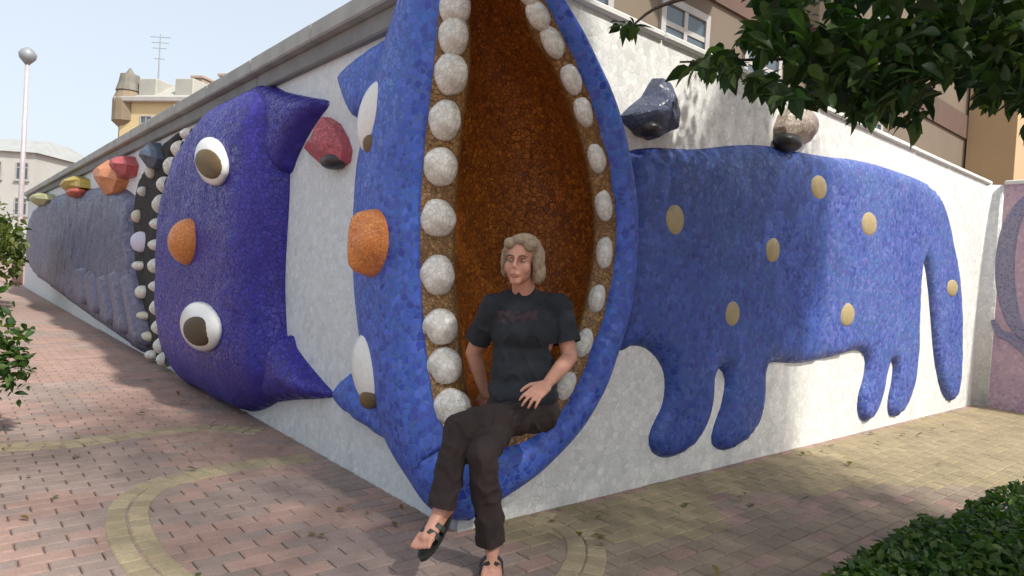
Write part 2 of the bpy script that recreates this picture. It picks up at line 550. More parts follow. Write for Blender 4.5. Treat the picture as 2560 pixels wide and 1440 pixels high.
PM_A, PM_O = paver_mat('paver_blocks', 'attr'), paver_mat('paver_block', 'obj')
bv, bx_, by_, bz_ = 0.006, 0.0975, 0.0475, 0.0
blk_v = [(-bx_, -by_, -.03), (bx_, -by_, -.03), (bx_, by_, -.03), (-bx_, by_, -.03),
         (-bx_, -by_, -bv), (bx_, -by_, -bv), (bx_, by_, -bv), (-bx_, by_, -bv),
         (-bx_ + bv, -by_ + bv, 0), (bx_ - bv, -by_ + bv, 0), (bx_ - bv, by_ - bv, 0), (-bx_ + bv, by_ - bv, 0)]
blk_f = [(0, 1, 5, 4), (1, 2, 6, 5), (2, 3, 7, 6), (3, 0, 4, 7), (4, 5, 9, 8), (5, 6, 10, 9), (6, 7, 11, 10), (7, 4, 8, 11), (8, 9, 10, 11)]
blk_me = bpy.data.meshes.new('paver'); blk_me.from_pydata(blk_v, [], blk_f); blk_me.materials.append(PM_O)
keep = []
for c in range(-140, 260):         # rows parallel to the left wall's normal
    w = c * 0.1
    for a in range(-110, 60):
        u = (a + (0.5 if c % 2 else 0)) * 0.2
        p = DR * u + NR * (-w)
        # only ground in front of both walls
        if p.dot(NL) < -0.04 and p.dot(NR) < -0.04:
            continue
        if p.dot(DR) > LEN_R - 0.05:
            continue
        q = proj((p.x, p.y, 0))
        if q is None or q[2] > 11.5:
            continue
        if -350 < q[0] < 2900 and q[1] < 1900:
            keep.append((q[2], p.x, p.y, q[0], q[1]))
inview = sorted([k for k in keep if 0 < k[3] < 2560 and k[4] < 1440])
near = set(k[1:3] for k in inview[:300])
rowdir = math.atan2(DR.y, DR.x)
sv, sf, tints = [], [], []
cs, sn = math.cos(rowdir), math.sin(rowdir)
n_obj = 0
for k in keep:
    x, y = k[1], k[2]
    col = paver_colour(x, y)
    dz = random.uniform(-0.002, 0.0015)
    if (x, y) in near:
        o = bpy.data.objects.new('paver', blk_me)
        o.location = (x, y, dz + 0.014); o.rotation_euler = (random.uniform(-.008, .008), random.uniform(-.008, .008), rowdir)
        o.color = (*col, 1)
        link(o, ground)
        n_obj += 1
        continue
    b0 = len(sv)
    tx, ty = random.uniform(-.012, .012), random.uniform(-.012, .012)
    for v in blk_v:
        sv.append((x + v[0] * cs - v[1] * sn, y + v[0] * sn + v[1] * cs, v[2] + dz + v[0] * tx + v[1] * ty))
    for f in blk_f:
        sf.append(tuple(b0 + i for i in f))
        tints.append(col)
for o in ground.children:
    o.location.z -= 0.014
sett_me = bpy.data.meshes.new('yellow_sett')
sett_me.from_pydata([(v[0] / bx_ * 0.0475 if abs(v[0]) == bx_ else math.copysign(0.0415, v[0]), v[1], v[2]) for v in blk_v], [], blk_f)
sett_me.materials.append(PM_O)
for g, w in yel_lines:
    seg_ = np.concatenate([[0], np.cumsum(np.linalg.norm(np.diff(g, axis=0), axis=1))])
    for q in np.arange(0, seg_[-1], 0.101):
        gx_, gy_ = np.interp(q, seg_, g[:, 0]), np.interp(q, seg_, g[:, 1])
        tx_, ty_ = np.interp(q + .05, seg_, g[:, 0]) - np.interp(q - .05, seg_, g[:, 0]), np.interp(q + .05, seg_, g[:, 1]) - np.interp(q - .05, seg_, g[:, 1])
        an_ = math.atan2(ty_, tx_)
        for side_ in (-1, 1):
            px_, py_ = gx_ - math.sin(an_) * side_ * 0.051, gy_ + math.cos(an_) * side_ * 0.051
            if Vector((px_, py_, 0)).dot(NL) < 0.06 and Vector((px_, py_, 0)).dot(NR) < 0.06: continue
            o = bpy.data.objects.new('yellow_sett', sett_me)
            o.location = (px_, py_, 0.0045 + random.uniform(0, .0015)); o.rotation_euler = (random.uniform(-.01, .01), random.uniform(-.01, .01), an_)
            j_ = 0.85 + 0.25 * random.random()
            o.color = (0.335 * j_, 0.275 * j_, 0.172 * j_, 1)
            link(o, ground)
pv = mesh_obj('pavers', sv, sf, PM_A, ground)
pv['kind'] = 'stuff'
att = pv.data.attributes.new('tint', 'FLOAT_COLOR', 'FACE')
att.data.foreach_set('color', np.array([(*c, 1) for c in tints], 'f').ravel())

# ------------------------------------------------------------------ pixel traces of the corner cat
outerL = [(1140, 1316), (1075, 1272), (1010, 1185), (960, 1090), (935, 1000), (908, 900), (893, 800), (885, 700), (880, 600),
          (882, 500), (895, 400), (915, 300), (937, 200), (965, 100), (998, 0), (1040, -110), (1110, -220), (1205, -300)]
outerR = [(1205, -300), (1290, -230), (1345, -110), (1388, 0), (1442, 90), (1500, 190), (1540, 300), (1562, 400), (1580, 500), (1582, 620),
          (1575, 720), (1560, 800), (1530, 900), (1490, 1000), (1425, 1100), (1345, 1180), (1250, 1250), (1140, 1316)]
rimL = [(1215, 1128), (1150, 1128), (1100, 1105), (1080, 1000), (1066, 900), (1056, 800), (1050, 700), (1048, 600), (1050, 500),
        (1056, 400), (1066, 300), (1078, 200), (1088, 100), (1097, 0), (1118, -90), (1150, -160), (1200, -215)]
rimR = [(1200, -215), (1280, -160), (1330, -80), (1370, 0), (1422, 100), (1466, 200), (1502, 300), (1528, 400), (1543, 500),
        (1548, 600), (1536, 700), (1514, 800), (1478, 900), (1432, 1000), (1385, 1050), (1320, 1105), (1215, 1128)]
NP_ = 90


def to_uz(pts, off):
    return interp_path([uz(x, y, off) for x, y in pts], NP_)


OL, OR_ = to_uz(outerL, 0.05), to_uz(outerR, 0.05)
RL, RR = to_uz(rimL, 0.13), to_uz(rimR, 0.13)
OUT = np.concatenate([OL, OR_[1:-1]])
RIM = np.concatenate([RL, RR[1:-1]])
NLOOP = len(OUT)
OUT[:, 1] = np.maximum(OUT[:, 1], -0.01)

# ------------------------------------------------------------------ walls


def slab(name, poly, sgn, thick, mat, parent=None, back=0.0):
    """poly in unrolled (u,z), made into a wall plate with thickness"""
    n = NL if sgn < 0 else NR
    dd = DL * -1 if sgn < 0 else DR
    f = [dd * u + n * back + Vector((0, 0, z)) for u, z in poly]
    b = [p - n * thick for p in f]
    k = len(poly)
    r = delaunay_2d_cdt([Vector(p) for p in poly], [], [list(range(k))], 1, 1e-6)
    tri = r[2]
    vs = [dd * v.x + n * back + Vector((0, 0, v.y)) for v in r[0]]
    m = len(vs)
    allv = vs + [v - n * thick for v in vs]
    faces = [tuple(t) for t in tri] + [tuple(m + i for i in reversed(t)) for t in tri]
    idx = list(range(k))
    o0 = len(allv)
    allv += f + b
    for i in range(k):
        j = (i + 1) % k
        faces.append((o0 + i, o0 + j, o0 + k + j, o0 + k + i))
    me_o = mesh_obj(name, allv, faces, mat, parent)
    bm = bmesh.new(); bm.from_mesh(me_o.data)
    bmesh.ops.remove_doubles(bm, verts=bm.verts, dist=1e-5)
    bmesh.ops.recalc_face_normals(bm, faces=bm.faces)
    bm.to_mesh(me_o.data); bm.free()
    return me_o


biteL = [(0.7 * o[0] + 0.3 * r[0], 0.7 * o[1] + 0.3 * r[1]) for o, r in zip(OL, RL)]
biteR = [(0.7 * o[0] + 0.3 * r[0], 0.7 * o[1] + 0.3 * r[1]) for o, r in zip(OR_, RR)]
bl = [(min(u, -0.02), z) for u, z in biteL if z < H_L - 0.2][::4]
wl_poly = [(0, -0.3), (0, bl[0][1])] + bl
umax = bl[-1][0]
wl_poly += [(umax, H_L - 0.12), (-LEN_L, H_L - 0.12), (-LEN_L, -0.3)]
wall_left = slab('grey_wall', wl_poly, -1, 0.10, MAT['plaster'])
tag(wall_left, 'long smooth grey-white wall receding leftwards behind the purple cat head', 'wall')
br = [(max(u, 0.02), z) for u, z in biteR if z < H_R - 0.06][::4]
wr_poly = [(0, -0.3), (LEN_R - 0.16, -0.3), (LEN_R - 0.16, H_R - 0.05), (br[0][0], H_R - 0.05)] + br + [(0, br[-1][1])]
wall_right = slab('mosaic_wall', wr_poly, 1, 0.10, MAT['white'])
tag(wall_right, 'white broken-tile mosaic wall behind the body of the blue cat', 'wall')
# rounded inner corner (fillet) and mauve third wall
fv, ff = [], []
E0 = DR * LEN_R
RF = 0.16
cen = DR * (LEN_R - RF) + NR * RF
nseg = 14
prof = [DR * (LEN_R - RF)] + [cen + (NR * -math.cos(t) + DR * math.sin(t)) * RF for t in np.linspace(0, math.pi / 2, nseg)][1:]
for p in prof:
    for z in (-0.3, H_R - 0.05):
        fv.append(Vector((p.x, p.y, z)))
nprof = len(prof)
for i in range(nprof - 1):
    ff.append((2 * i, 2 * i + 2, 2 * i + 3, 2 * i + 1))
fo = mesh_obj('corner_cove', fv, ff, MAT['white'], wall_right, True)
sm = fo.modifiers.new('solid', 'SOLIDIFY'); sm.thickness = 0.25; sm.offset = -1
mo = prof[-1]


def seg_box(name, a, b, z0, z1, t0, t1, nrm, mat, parent=None, bevel=0.01):
    d = (b - a); ln = d.length; d = d.normalized()
    bm = bmesh.new()
    m = frame_mtx(a, d, nrm)
    zsign = d.cross(nrm).z
    zz = (z0, z1) if zsign > 0 else (-z1, -z0)
    add_box(bm, (0, t0, zz[0]), (ln, t1, zz[1]), m, bevel)
    bmesh.ops.recalc_face_normals(bm, faces=bm.faces)
    return bm_obj(name, bm, mat, parent)


mauve = seg_box('mauve_wall', mo, mo + NR * 9.0, -0.3, H_R - 0.05, -0.3, 0, -DR, MAT['mauve'], None, 0.0)
tag(mauve, 'mauve mosaic wall with indigo swirls closing the right end', 'wall')


def ribbon(name, pts3, nrm, widths, th, mat, parent):
    """raised flat stroke on a wall"""
    vs, fs = [], []
    P = [Vector(p) for p in pts3]
    for i, p in enumerate(P):
        t = (P[min(i + 1, len(P) - 1)] - P[max(i - 1, 0)]).normalized()
        s = t.cross(nrm).normalized()
        w = widths[i] * 0.5
        vs += [p - s * w, p - s * w * 0.8 + nrm * th, p + s * w * 0.8 + nrm * th, p + s * w]
    for i in range(len(P) - 1):
        for k in range(3):
            a = 4 * i + k
            fs.append((a, a + 1, a + 5, a + 4))
    fs += [(0, 1, 2, 3), tuple(4 * (len(P) - 1) + k for k in (3, 2, 1, 0))]
    o = mesh_obj(name, vs, fs, mat, parent, False)
    bm = bmesh.new(); bm.from_mesh(o.data); bmesh.ops.recalc_face_normals(bm, faces=bm.faces); bm.to_mesh(o.data); bm.free()
    return o


def mauve_pt(px, py):
    r = ray(px, py)
    t = (mo.dot(-DR) - CAM.dot(-DR)) / r.dot(-DR)
    return CAM + r * t


for tr, w in (([(2640, 470), (2570, 500), (2530, 560), (2512, 650), (2518, 740), (2545, 820), (2620, 880)], 0.22),
              ([(2482, 800), (2500, 832), (2535, 850), (2580, 900)], 0.12)):
    pp = interp_path([tuple(mauve_pt(*p)) for p in tr], 30)
    ws = [w * (0.35 + 0.65 * math.sin(math.pi * (i + 1) / 31)) for i in range(30)]
    ribbon('mural_stroke', pp, -DR, ws, 0.015, MAT['indigo'], mauve)

# copings, made of single cast pieces
def coping(parent, base, dirn, nrm, s0, s1, zlo, zhi, over, back, mat, L=1.25):
    s = s0
    while s < s1 - 0.01:
        e = min(s + L, s1)
        o = seg_box('coping_stone', base + dirn * (s + 0.004), base + dirn * (e - 0.004), zlo + random.uniform(-.002, .002),
                    zhi + random.uniform(-.003, .003), -back, over, nrm, mat, parent, 0.012)
        s = e


coping(wall_left, Vector((0, 0, 0)), DL, NL, -umax - 0.02, LEN_L, H_L - 0.13, H_L, 0.12, 0.38, MAT['coping'])
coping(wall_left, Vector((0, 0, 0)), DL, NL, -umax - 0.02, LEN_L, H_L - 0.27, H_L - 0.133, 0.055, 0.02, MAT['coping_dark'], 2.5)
MAT['cap'] = plain('white_cap', (0.66, 0.66, 0.63), (0.55, 0.56, 0.54), 4.0, 0.7, 0.4, 40.0)
coping(wall_right, Vector((0, 0, 0)), DR, NR, br[0][0] - 0.02, LEN_R - 0.02, H_R - 0.05, H_R, 0.035, 0.34, MAT['cap'], 1.1)
coping(mauve, Vector((mo.x, mo.y, 0)), NR, -DR, 0.0, 9.0, H_R - 0.05, H_R, 0.035, 0.34, MAT['cap'], 1.1)

# ------------------------------------------------------------------ relief made by inflating an outline
def inflate(name, outline, T, R, mat, parent, step=0.035, power=2.2, base=0.0, lump=0.006, seed=0.0, zdrop=None, hfun=None):
    poly = closed_smooth(outline, step)
    lo, hi = poly.min(0), poly.max(0)
    gx = np.arange(lo[0] + step / 2, hi[0], step)
    gy = np.arange(lo[1] + step / 2, hi[1], step)
    X, Y = np.meshgrid(gx, gy)
    X = X + (np.arange(len(gy))[:, None] % 2) * step / 2
    P = np.stack([X.ravel(), Y.ravel()], 1)
    a = poly; b = np.roll(poly, -1, 0)

    def dist(Q):
        out = np.full(len(Q), 1e9)
        for i in range(len(a)):
            ab = b[i] - a[i]
            t = np.clip(((Q - a[i]) @ ab) / max(ab @ ab, 1e-12), 0, 1)
            d = np.linalg.norm(Q - (a[i] + t[:, None] * ab), axis=1)
            out = np.minimum(out, d)
        return out
    inside = np.zeros(len(P), bool)
    for i in range(len(a)):
        c = (a[i, 1] > P[:, 1]) != (b[i, 1] > P[:, 1])
        with np.errstate(divide='ignore', invalid='ignore'):
            xx = (b[i, 0] - a[i, 0]) * (P[:, 1] - a[i, 1]) / (b[i, 1] - a[i, 1] + 1e-15) + a[i, 0]
        inside ^= c & (P[:, 0] < xx)
    P = P[inside]
    d = dist(P)
    P, d = P[d > step * 0.45], d[d > step * 0.45]
    V2 = [Vector((float(x), float(y))) for x, y in poly] + [Vector((float(x), float(y))) for x, y in P]
    k = len(poly)
    r = delaunay_2d_cdt(V2, [], [list(range(k))], 1, 1e-7)
    Q = np.array([(v.x, v.y) for v in r[0]])
    D = dist(Q)
    D[D < 1e-5] = 0
    h = T * (1 - (1 - np.clip(D / R, 0, 1)) ** power) ** (1 / power)
    vs = []
    for (u, z), dd, hh in zip(Q, D, h):
        if hfun: hh = hh * hfun(u, z)
        n = noise.noise(Vector((u * 3.1, z * 3.1, seed))) + 0.5 * noise.noise(Vector((u * 8, z * 8, seed + 4)))
        vs.append(surf(u, z, base + hh + lump * n * min(1, dd / 0.06)))
    faces = [tuple(t) for t in r[2]]
    # skirt back into the wall
    bidx = list(range(k))
    m = len(vs)
    for i in range(k):
        vs.append(surf(float(poly[i][0]), float(poly[i][1]), -0.03))
    for i in range(k):
        j = (i + 1) % k
        faces.append((i, j, m + j, m + i))
    o = mesh_obj(name, vs, faces, mat, parent, True)
    bm = bmesh.new(); bm.from_mesh(o.data); bmesh.ops.recalc_face_normals(bm, faces=bm.faces)
    bm.to_mesh(o.data); bm.free()
    me = o.data
    # outward check
    s = 0
    c = surf(float(Q[:, 0].mean()), float(Q[:, 1].mean()), -1)
    for p in list(me.polygons)[:400]:
        s += p.normal.dot(Vector(p.center) - c)
    if s < 0:
        me.flip_normals()
    return o


def px_outline(pts, off):
    return [uz(x, y, off) for x, y in pts]


# ------------------------------------------------------------------ the blue cat of the corner
blue = empty('cat_sculpture', (0, 0, 0), 'blue mosaic cat wrapping the wall corner, its gaping amber mouth holding a seated person', 'sculpture',
             'mosaic cats on the walls')

# head: ring between outer outline and mouth rim
prof_h = [(-0.02, 0.0), (0.0, 0.0), (0.03, 0.055), (0.10, 0.095), (0.22, 0.135), (0.38, 0.165), (0.55, 0.18), (0.72, 0.178), (0.86, 0.160), (0.95, 0.13), (1.0, 0.085), (1.01, 0.03)]
hv, hf = [], []
for a, d in prof_h:
    for i in range(NLOOP):
        u = OUT[i, 0] * (1 - a) + RIM[i, 0] * a
        z = OUT[i, 1] * (1 - a) + RIM[i, 1] * a
        n = noise.noise(Vector((u * 3, z * 3, 1.7))) * 0.012
        hv.append(surf(u, z, (d if a > 0 or d > 0 else -0.05) + (n if 0.05 < a < 0.95 else 0)))
K = len(prof_h)
for k in range(K - 1):
    for i in range(NLOOP):
        j = (i + 1) % NLOOP
        hf.append((k * NLOOP + i, k * NLOOP + j, (k + 1) * NLOOP + j, (k + 1) * NLOOP + i))
head = mesh_obj('head', hv, hf, MAT['blue'], blue, True)
# smooth the corner crease a little
bmx = bmesh.new(); bmx.from_mesh(head.data)
bmesh.ops.recalc_face_normals(bmx, faces=bmx.faces)
bmx.to_mesh(head.data); bmx.free()

rim3 = [surf(RIM[i, 0], RIM[i, 1], 0.10) for i in range(NLOOP)]
ctr = sum(rim3, Vector()) / NLOOP
CAVD = 0.85


# half way between the two lips at each height
zs_all = np.array([p.z for p in rim3])
iL = list(range(0, NP_)); iR = list(range(NP_ - 1, NLOOP))


def mid_at(z):
    a = min(iL, key=lambda i: abs(rim3[i].z - z)); b = min(iR, key=lambda i: abs(rim3[i].z - z))
    return (rim3[a] + rim3[b]) * 0.5


ztop, zbot = max(zs_all), min(zs_all)
mids = []
for i in range(NLOOP):
    z = min(max(rim3[i].z, zbot + 0.30), ztop - 0.55)
    m_ = mid_at(z); m_.z = z
    mids.append(m_)
for _ in range(6):
    mids = [(mids[i - 1] + mids[i] * 2 + mids[(i + 1) % NLOOP]) / 4 for i in range(NLOOP)]
GUMW = 0.165


def gum_pt(i, t):
    """t 0..1 from lip to the inner edge of the gum, which faces out of the mouth"""
    i %= NLOOP
    r = rim3[i]
    v = mids[i] - r
    w = min(GUMW if i < NP_ else 0.125, v.length * 0.42)
    if i < 5 or i > NLOOP - 6:
        w *= 0.55 + 0.09 * min(i, NLOOP - i)
    return r + v.normalized() * (w * t) + Vector((-0.05, 1, 0)) * (-0.015 * math.sin(math.pi * t) + 0.03 * t)


edge = [gum_pt(i, 1.0) for i in range(NLOOP)]
gv, gf = [], []
gts = [-0.12, 0.0, 0.2, 0.45, 0.7, 0.9, 1.0, 1.04]
for k, t in enumerate(gts):
    for i in range(NLOOP):
        p = gum_pt(i, t)
        if t > 1.0:
            p = p + Vector((0, 0.05, 0))
        gv.append(p + Vector((0, 1, 0)) * 0.012 * noise.noise(p * 9))
for k in range(len(gts) - 1):
    for i in range(NLOOP):
        j = (i + 1) % NLOOP
        gf.append((k * NLOOP + i, k * NLOOP + j, (k + 1) * NLOOP + j, (k + 1) * NLOOP + i))
mesh_obj('gum', gv, gf, MAT['gum'], blue, True)
zsE = [p.z for p in edge]
ib = min(range(NLOOP), key=lambda i: zsE[i]); it_ = max(range(NLOOP), key=lambda i: zsE[i])


def side_curve(lst):
    z = np.array([edge[i % NLOOP].z for i in lst]); x = np.array([edge[i % NLOOP].x for i in lst]); y = np.array([edge[i % NLOOP].y for i in lst])
    z = np.maximum.accumulate(z)
    return z, x, y


if ib > NLOOP // 2:
    ib -= NLOOP
cl_ = side_curve(list(range(ib, it_ + 1)))
cr_ = side_curve(list(range(ib + NLOOP, it_ - 1, -1)))
NZ, NT = 90, 34
z0_, z1_ = edge[ib].z, edge[it_].z
cv, cf = [], []
for k in range(NZ + 1):
    f = k / NZ
    f = 0.5 - 0.5 * math.cos(math.pi * f)
    z = z0_ + (z1_ - z0_) * f
    Lp = Vector((np.interp(z, cl_[0], cl_[1]), np.interp(z, cl_[0], cl_[2]), z))
    Rp = Vector((np.interp(z, cr_[0], cr_[1]), np.interp(z, cr_[0], cr_[2]), z))
    hz_k = min(1, (z - z0_) / 0.42) ; tp = min(1, (z1_ - z) / 0.9)
    D = 0.60 * math.sqrt(max(0, 1 - (1 - hz_k) ** 2)) * math.sqrt(max(0, 1 - (1 - tp) ** 2))
    dv = (Rp - Lp); dv = dv.normalized() if dv.length > .02 else Vector((1, 0, 0))
    Lp = Lp - dv * 0.05 + Vector((0, .02, 0)); Rp = Rp + dv * 0.05 + Vector((0, .02, 0))
    for q in range(NT + 1):
        th = math.pi * q / NT
        p = Lp.lerp(Rp, 0.5 - 0.5 * math.cos(th)) + Vector((-0.06, 1, 0)) * (D * math.sin(th) ** 0.85 + 0.012)
        cv.append(p + Vector((0, 1, 0)) * 0.02 * noise.noise(p * 2.3) * math.sin(th))
for k in range(NZ):
    for q in range(NT):
        a = k * (NT + 1) + q
        cf.append((a, a + 1, a + NT + 2, a + NT + 1))
mesh_obj('mouth_lining', cv, cf, MAT['amber'], blue, True)

# teeth
def dome_mesh(name, mat, seg=18, rings=9):
    vs, fs = [(0, 0, 1.0)], []
    for r in range(1, rings + 1):
        t = math.pi * 0.60 * r / rings
        for s in range(seg):
            p = 2 * math.pi * s / seg
            vs.append((math.sin(t) * math.cos(p), math.sin(t) * math.sin(p), math.cos(t)))
    for s in range(seg):
        fs.append((0, 1 + s, 1 + (s + 1) % seg))
    for r in range(rings - 1):
        for s in range(seg):
            a = 1 + r * seg + s; b = 1 + r * seg + (s + 1) % seg
            fs.append((a, a + seg, b + seg, b))
    me = bpy.data.meshes.new(name)
    me.from_pydata(vs, [], fs)
    me.materials.append(mat)
    me.polygons.foreach_set('use_smooth', [True] * len(me.polygons))
    return me


tooth_me = dome_mesh('tooth', MAT['tooth'])
tooth_mes = []
for q in range(5):
    me_t = dome_mesh('tooth', MAT['tooth'], 22, 11)
    for v in me_t.vertices:
        c_ = v.co.copy()
        v.co = c_ * (1 + 0.10 * noise.noise(c_ * 1.3 + Vector((q * 7.1, 0, 0))) + 0.03 * noise.noise(c_ * 4 + Vector((0, q * 3.3, 0))))
    tooth_mes.append(me_t)


def place_dome(name, me, loc, axis, updir, sx, sy, sz, parent):
    z = axis.normalized()
    y = (updir - z * updir.dot(z)).normalized()
    x = y.cross(z)
    m = Matrix.Identity(4)
    for i in range(3):
        m[i][0], m[i][1], m[i][2], m[i][3] = x[i] * sx, y[i] * sy, z[i] * sz, loc[i]
    o = bpy.data.objects.new(name, me)
    o.matrix_world = m
    link(o)
    o.parent = parent
    o.matrix_parent_inverse = Matrix.Translation(-parent.location)
    return o


def nearest_rim(px, py, lo, hi):
    best = None
    for i in range(lo, hi):
        q = proj(rim3[i % NLOOP])
        d = abs(q[1] - py)
        if best is None or d < best[0]:
            best = (d, i % NLOOP)
    return best[1]


teethL = [(1132, -95), (1135, -10), (1132, 80), (1124, 188), (1110, 300), (1106, 415), (1104, 548), (1106, 690), (1112, 812), (1120, 920), (1120, 1028)]
teethR = [(1300, -60), (1348, 18), (1388, 105), (1430, 192), (1468, 290), (1492, 398), (1505, 520), (1505, 640), (1487, 752), (1455, 860), (1418, 960)]
for side, lst, lo, hi in ((0, teethL, 6, NP_ - 2), (1, teethR, NP_ + 1, NLOOP - 5)):
    for (x, y) in lst:
        i = nearest_rim(x, y, lo, hi)
        t = (rim3[(i + 2) % NLOOP] - rim3[(i - 2) % NLOOP]).normalized()
        inw = (mids[i] - rim3[i]).normalized()
        out = inw.cross(t).normalized()
        if out.y > 0: out = -out
        base = gum_pt(i, 0.46 if side == 0 else 0.5)
        rw = 0.5 * (gum_pt(i, 1.0) - gum_pt(i, 0)).length * (1.10 if side == 0 else 0.88)
        rh = (0.111 if side == 0 else 0.097) * random.uniform(0.93, 1.04)
        if y < 40: rh *= 0.9
        o = place_dome('tooth', random.choice(tooth_mes), base - out * 0.012, (out + inw * 0.25).normalized(), t, rw * random.uniform(.93, 1.03), rh, 0.095 if side == 0 else 0.065, blue)

# body on the right wall
body_px = [(1575, 420), (1575, 380), (1640, 368), (1740, 372), (1850, 362), (1930, 364), (2000, 378), (2080, 392), (2150, 400), (2240, 425), (2325, 462),
           (2362, 520), (2385, 620), (2400, 720), (2404, 840), (2402, 930), (2393, 990), (2376, 1003), (2358, 975), (2342, 900), (2333, 800), (2326, 720), (2316, 655),
           (2306, 660), (2300, 740), (2297, 840), (2290, 930), (2272, 1005), (2250, 1040), (2229, 1038), (2226, 1005), (2236, 950), (2238, 910), (2228, 900),
           (2218, 930), (2205, 990), (2190, 1035), (2170, 1056), (2152, 1038), (2152, 995), (2166, 940), (2168, 895), (2145, 877), (2085, 893), (2010, 908), (1935, 908), (1917, 925),
           (1912, 1000), (1898, 1060), (1862, 1108), (1815, 1128), (1787, 1110), (1792, 1070), (1812, 1010), (1820, 950), (1805, 922), (1790, 940), (1782, 1010), (1762, 1075), (1725, 1125),
           (1675, 1147), (1638, 1132), (1630, 1095), (1645, 1055), (1665, 1010), (1670, 950), (1655, 905), (1622, 872), (1585, 866), (1556, 878), (1566, 800), (1580, 600)]
body_uz = px_outline(body_px, 0.03)
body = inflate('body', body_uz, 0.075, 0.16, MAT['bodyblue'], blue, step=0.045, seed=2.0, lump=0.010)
spots = [(1690, 550, 23, 40), (2050, 470, 20, 33), (2175, 560, 20, 32), (1932, 625, 20, 34), (1832, 785, 20, 34), (2120, 787, 19, 30), (2383, 720, 14, 22)]
spot_me = dome_mesh('spot', MAT['gold'], 14, 6)
for x, y, rx, ry in spots:
    u, z = uz(x, y, 0.08)
    u1, _ = uz(x + rx, y, 0.08); _, z1 = uz(x, y - ry, 0.08)
    place_dome('spot', spot_me, surf(u, z, 0.066), NR, Vector((0, 0, 1)), abs(u1 - u), abs(z1 - z), 0.03, blue)

# ears on the left wall
for pts, seed in (([(985, 95), (940, 108), (900, 135), (860, 170), (846, 198), (856, 240), (872, 280), (890, 300), (918, 285), (950, 265), (985, 240)], 5.0),
                  ([(985, 1010), (960, 1015), (930, 1000), (905, 960), (886, 925), (866, 935), (842, 960), (832, 988), (848, 1020), (882, 1050), (925, 1080), (965, 1105), (1000, 1120)], 6.0)):
    inflate('ear', px_outline(pts, 0.05), 0.11, 0.16, MAT['blue'], blue, step=0.03, seed=seed)

eye_me = dome_mesh('eye', MAT['eye'], 24, 12)
pupil_me = dome_mesh('pupil', MAT['pupil'], 20, 8)


def face_eye(cx, cy, rx, ry, rot, off, bulge, pup, parent, pm, normal=None, up_rot=0.0):
    """eye bulging from the head; rx, ry are pixels turned into metres on the wall"""
    u, z = uz(cx, cy, off)
    sx = abs(uz(cx + rx, cy, off)[0] - uz(cx - rx, cy, off)[0]) / 2
    sz_ = abs(uz(cx, cy + ry, off)[1] - uz(cx, cy - ry, off)[1]) / 2
    n = normal or NL
    up = Vector((0, 0, 1)) * math.cos(rot) + DL * math.sin(rot)
    e = place_dome('eye', eye_me, surf(u, z, off - 0.02), n, up, sx, sz_, bulge, parent)
    if pup:
        pu, pz, pr, pq = pup
        pos = surf(u + pu * sx, z + pz * sz_, off - 0.02)
        k = math.sqrt(max(0.05, 1 - min(0.95, pu * pu + pz * pz)))
        p = place_dome('pupil', pm, pos + n * (bulge * k * 0.90), (n + DL * (-pu * 0.55) + Vector((0, 0, pz * 0.3))).normalized(), up, sx * pr, sz_ * pq, 0.035, parent)
        mw = p.matrix_basis.copy()
        ew = e.matrix_basis.copy()
        p.parent = e
        p.matrix_parent_inverse = ew.inverted()
        p.matrix_basis = mw
    return e


# ears, eyes of the blue cat sit between ear and mouth
face_eye(930, 292, 30, 92, -0.34, 0.13, 0.085, (0.35, -0.80, 0.5, 0.28), blue, pupil_me)
face_eye(916, 920, 33, 92, 0.42, 0.13, 0.085, (0.45, -0.80, 0.5, 0.28), blue, pupil_me)

# nose: orange muzzle with two nostrils and a ridge
def blob(name, loc, axes, sizes, mat, parent, lumps=(), seg=28, rings=18):
    bm = bmesh.new()
    bmesh.ops.create_uvsphere(bm, u_segments=seg, v_segments=rings, radius=1.0)
    for v in bm.verts:
        p = v.co.copy()
        k = 1.0
        for c, r, h in lumps:
            d = (p - Vector(c)).length
            k += h * math.exp(-(d / r) ** 2)
        p *= k
        v.co = Vector(loc) + axes[0] * (p.x * sizes[0]) + axes[1] * (p.y * sizes[1]) + axes[2] * (p.z * sizes[2])
    bmesh.ops.recalc_face_normals(bm, faces=bm.faces)
    o = bm_obj(name, bm, mat, None, True)
    return to_parent(o, parent)


ax_l = (-DL, Vector((0, 0, 1)), NL)
u, z = uz(925, 607, 0.20)
nose = blob('nose', surf(u, z, 0.17), ax_l, (0.165, 0.20, 0.15), MAT['orange'], blue,
            lumps=[((0.75, 0.0, 0.6), 0.42, 0.42), ((-0.2, 0.62, 0.75), 0.35, 0.16), ((-0.2, -0.62, 0.75), 0.35, 0.16), ((0.1, 0.3, 0.95), 0.18, -0.14), ((0.1, -0.3, 0.95), 0.18, -0.14)])

# ------------------------------------------------------------------ the purple cat on the left wall
purple = empty('cat_sculpture', surf(-4.5, 0, 0.1), 'purple mosaic cat head lying sideways with an orange nose and round white eyes', 'sculpture',
               'mosaic cats on the walls')
OFFP = 0.14
head_px = [(640, 207), (585, 228), (530, 258), (492, 300), (462, 350), (440, 405), (422, 470), (412, 540), (406, 620), (404, 700), (404, 780), (408, 850), (420, 905),
           (450, 965), (490, 1008), (540, 1028), (590, 1032), (632, 1020), (664, 995), (684, 950), (678, 880), (672, 800), (670, 700), (674, 600), (680, 500), (682, 420), (682, 350), (682, 290), (678, 240)]
hp = px_outline(head_px, OFFP)
hp = [(u, max(z, 0.0)) for u, z in hp]


def crest(u, z):
    return 1.0


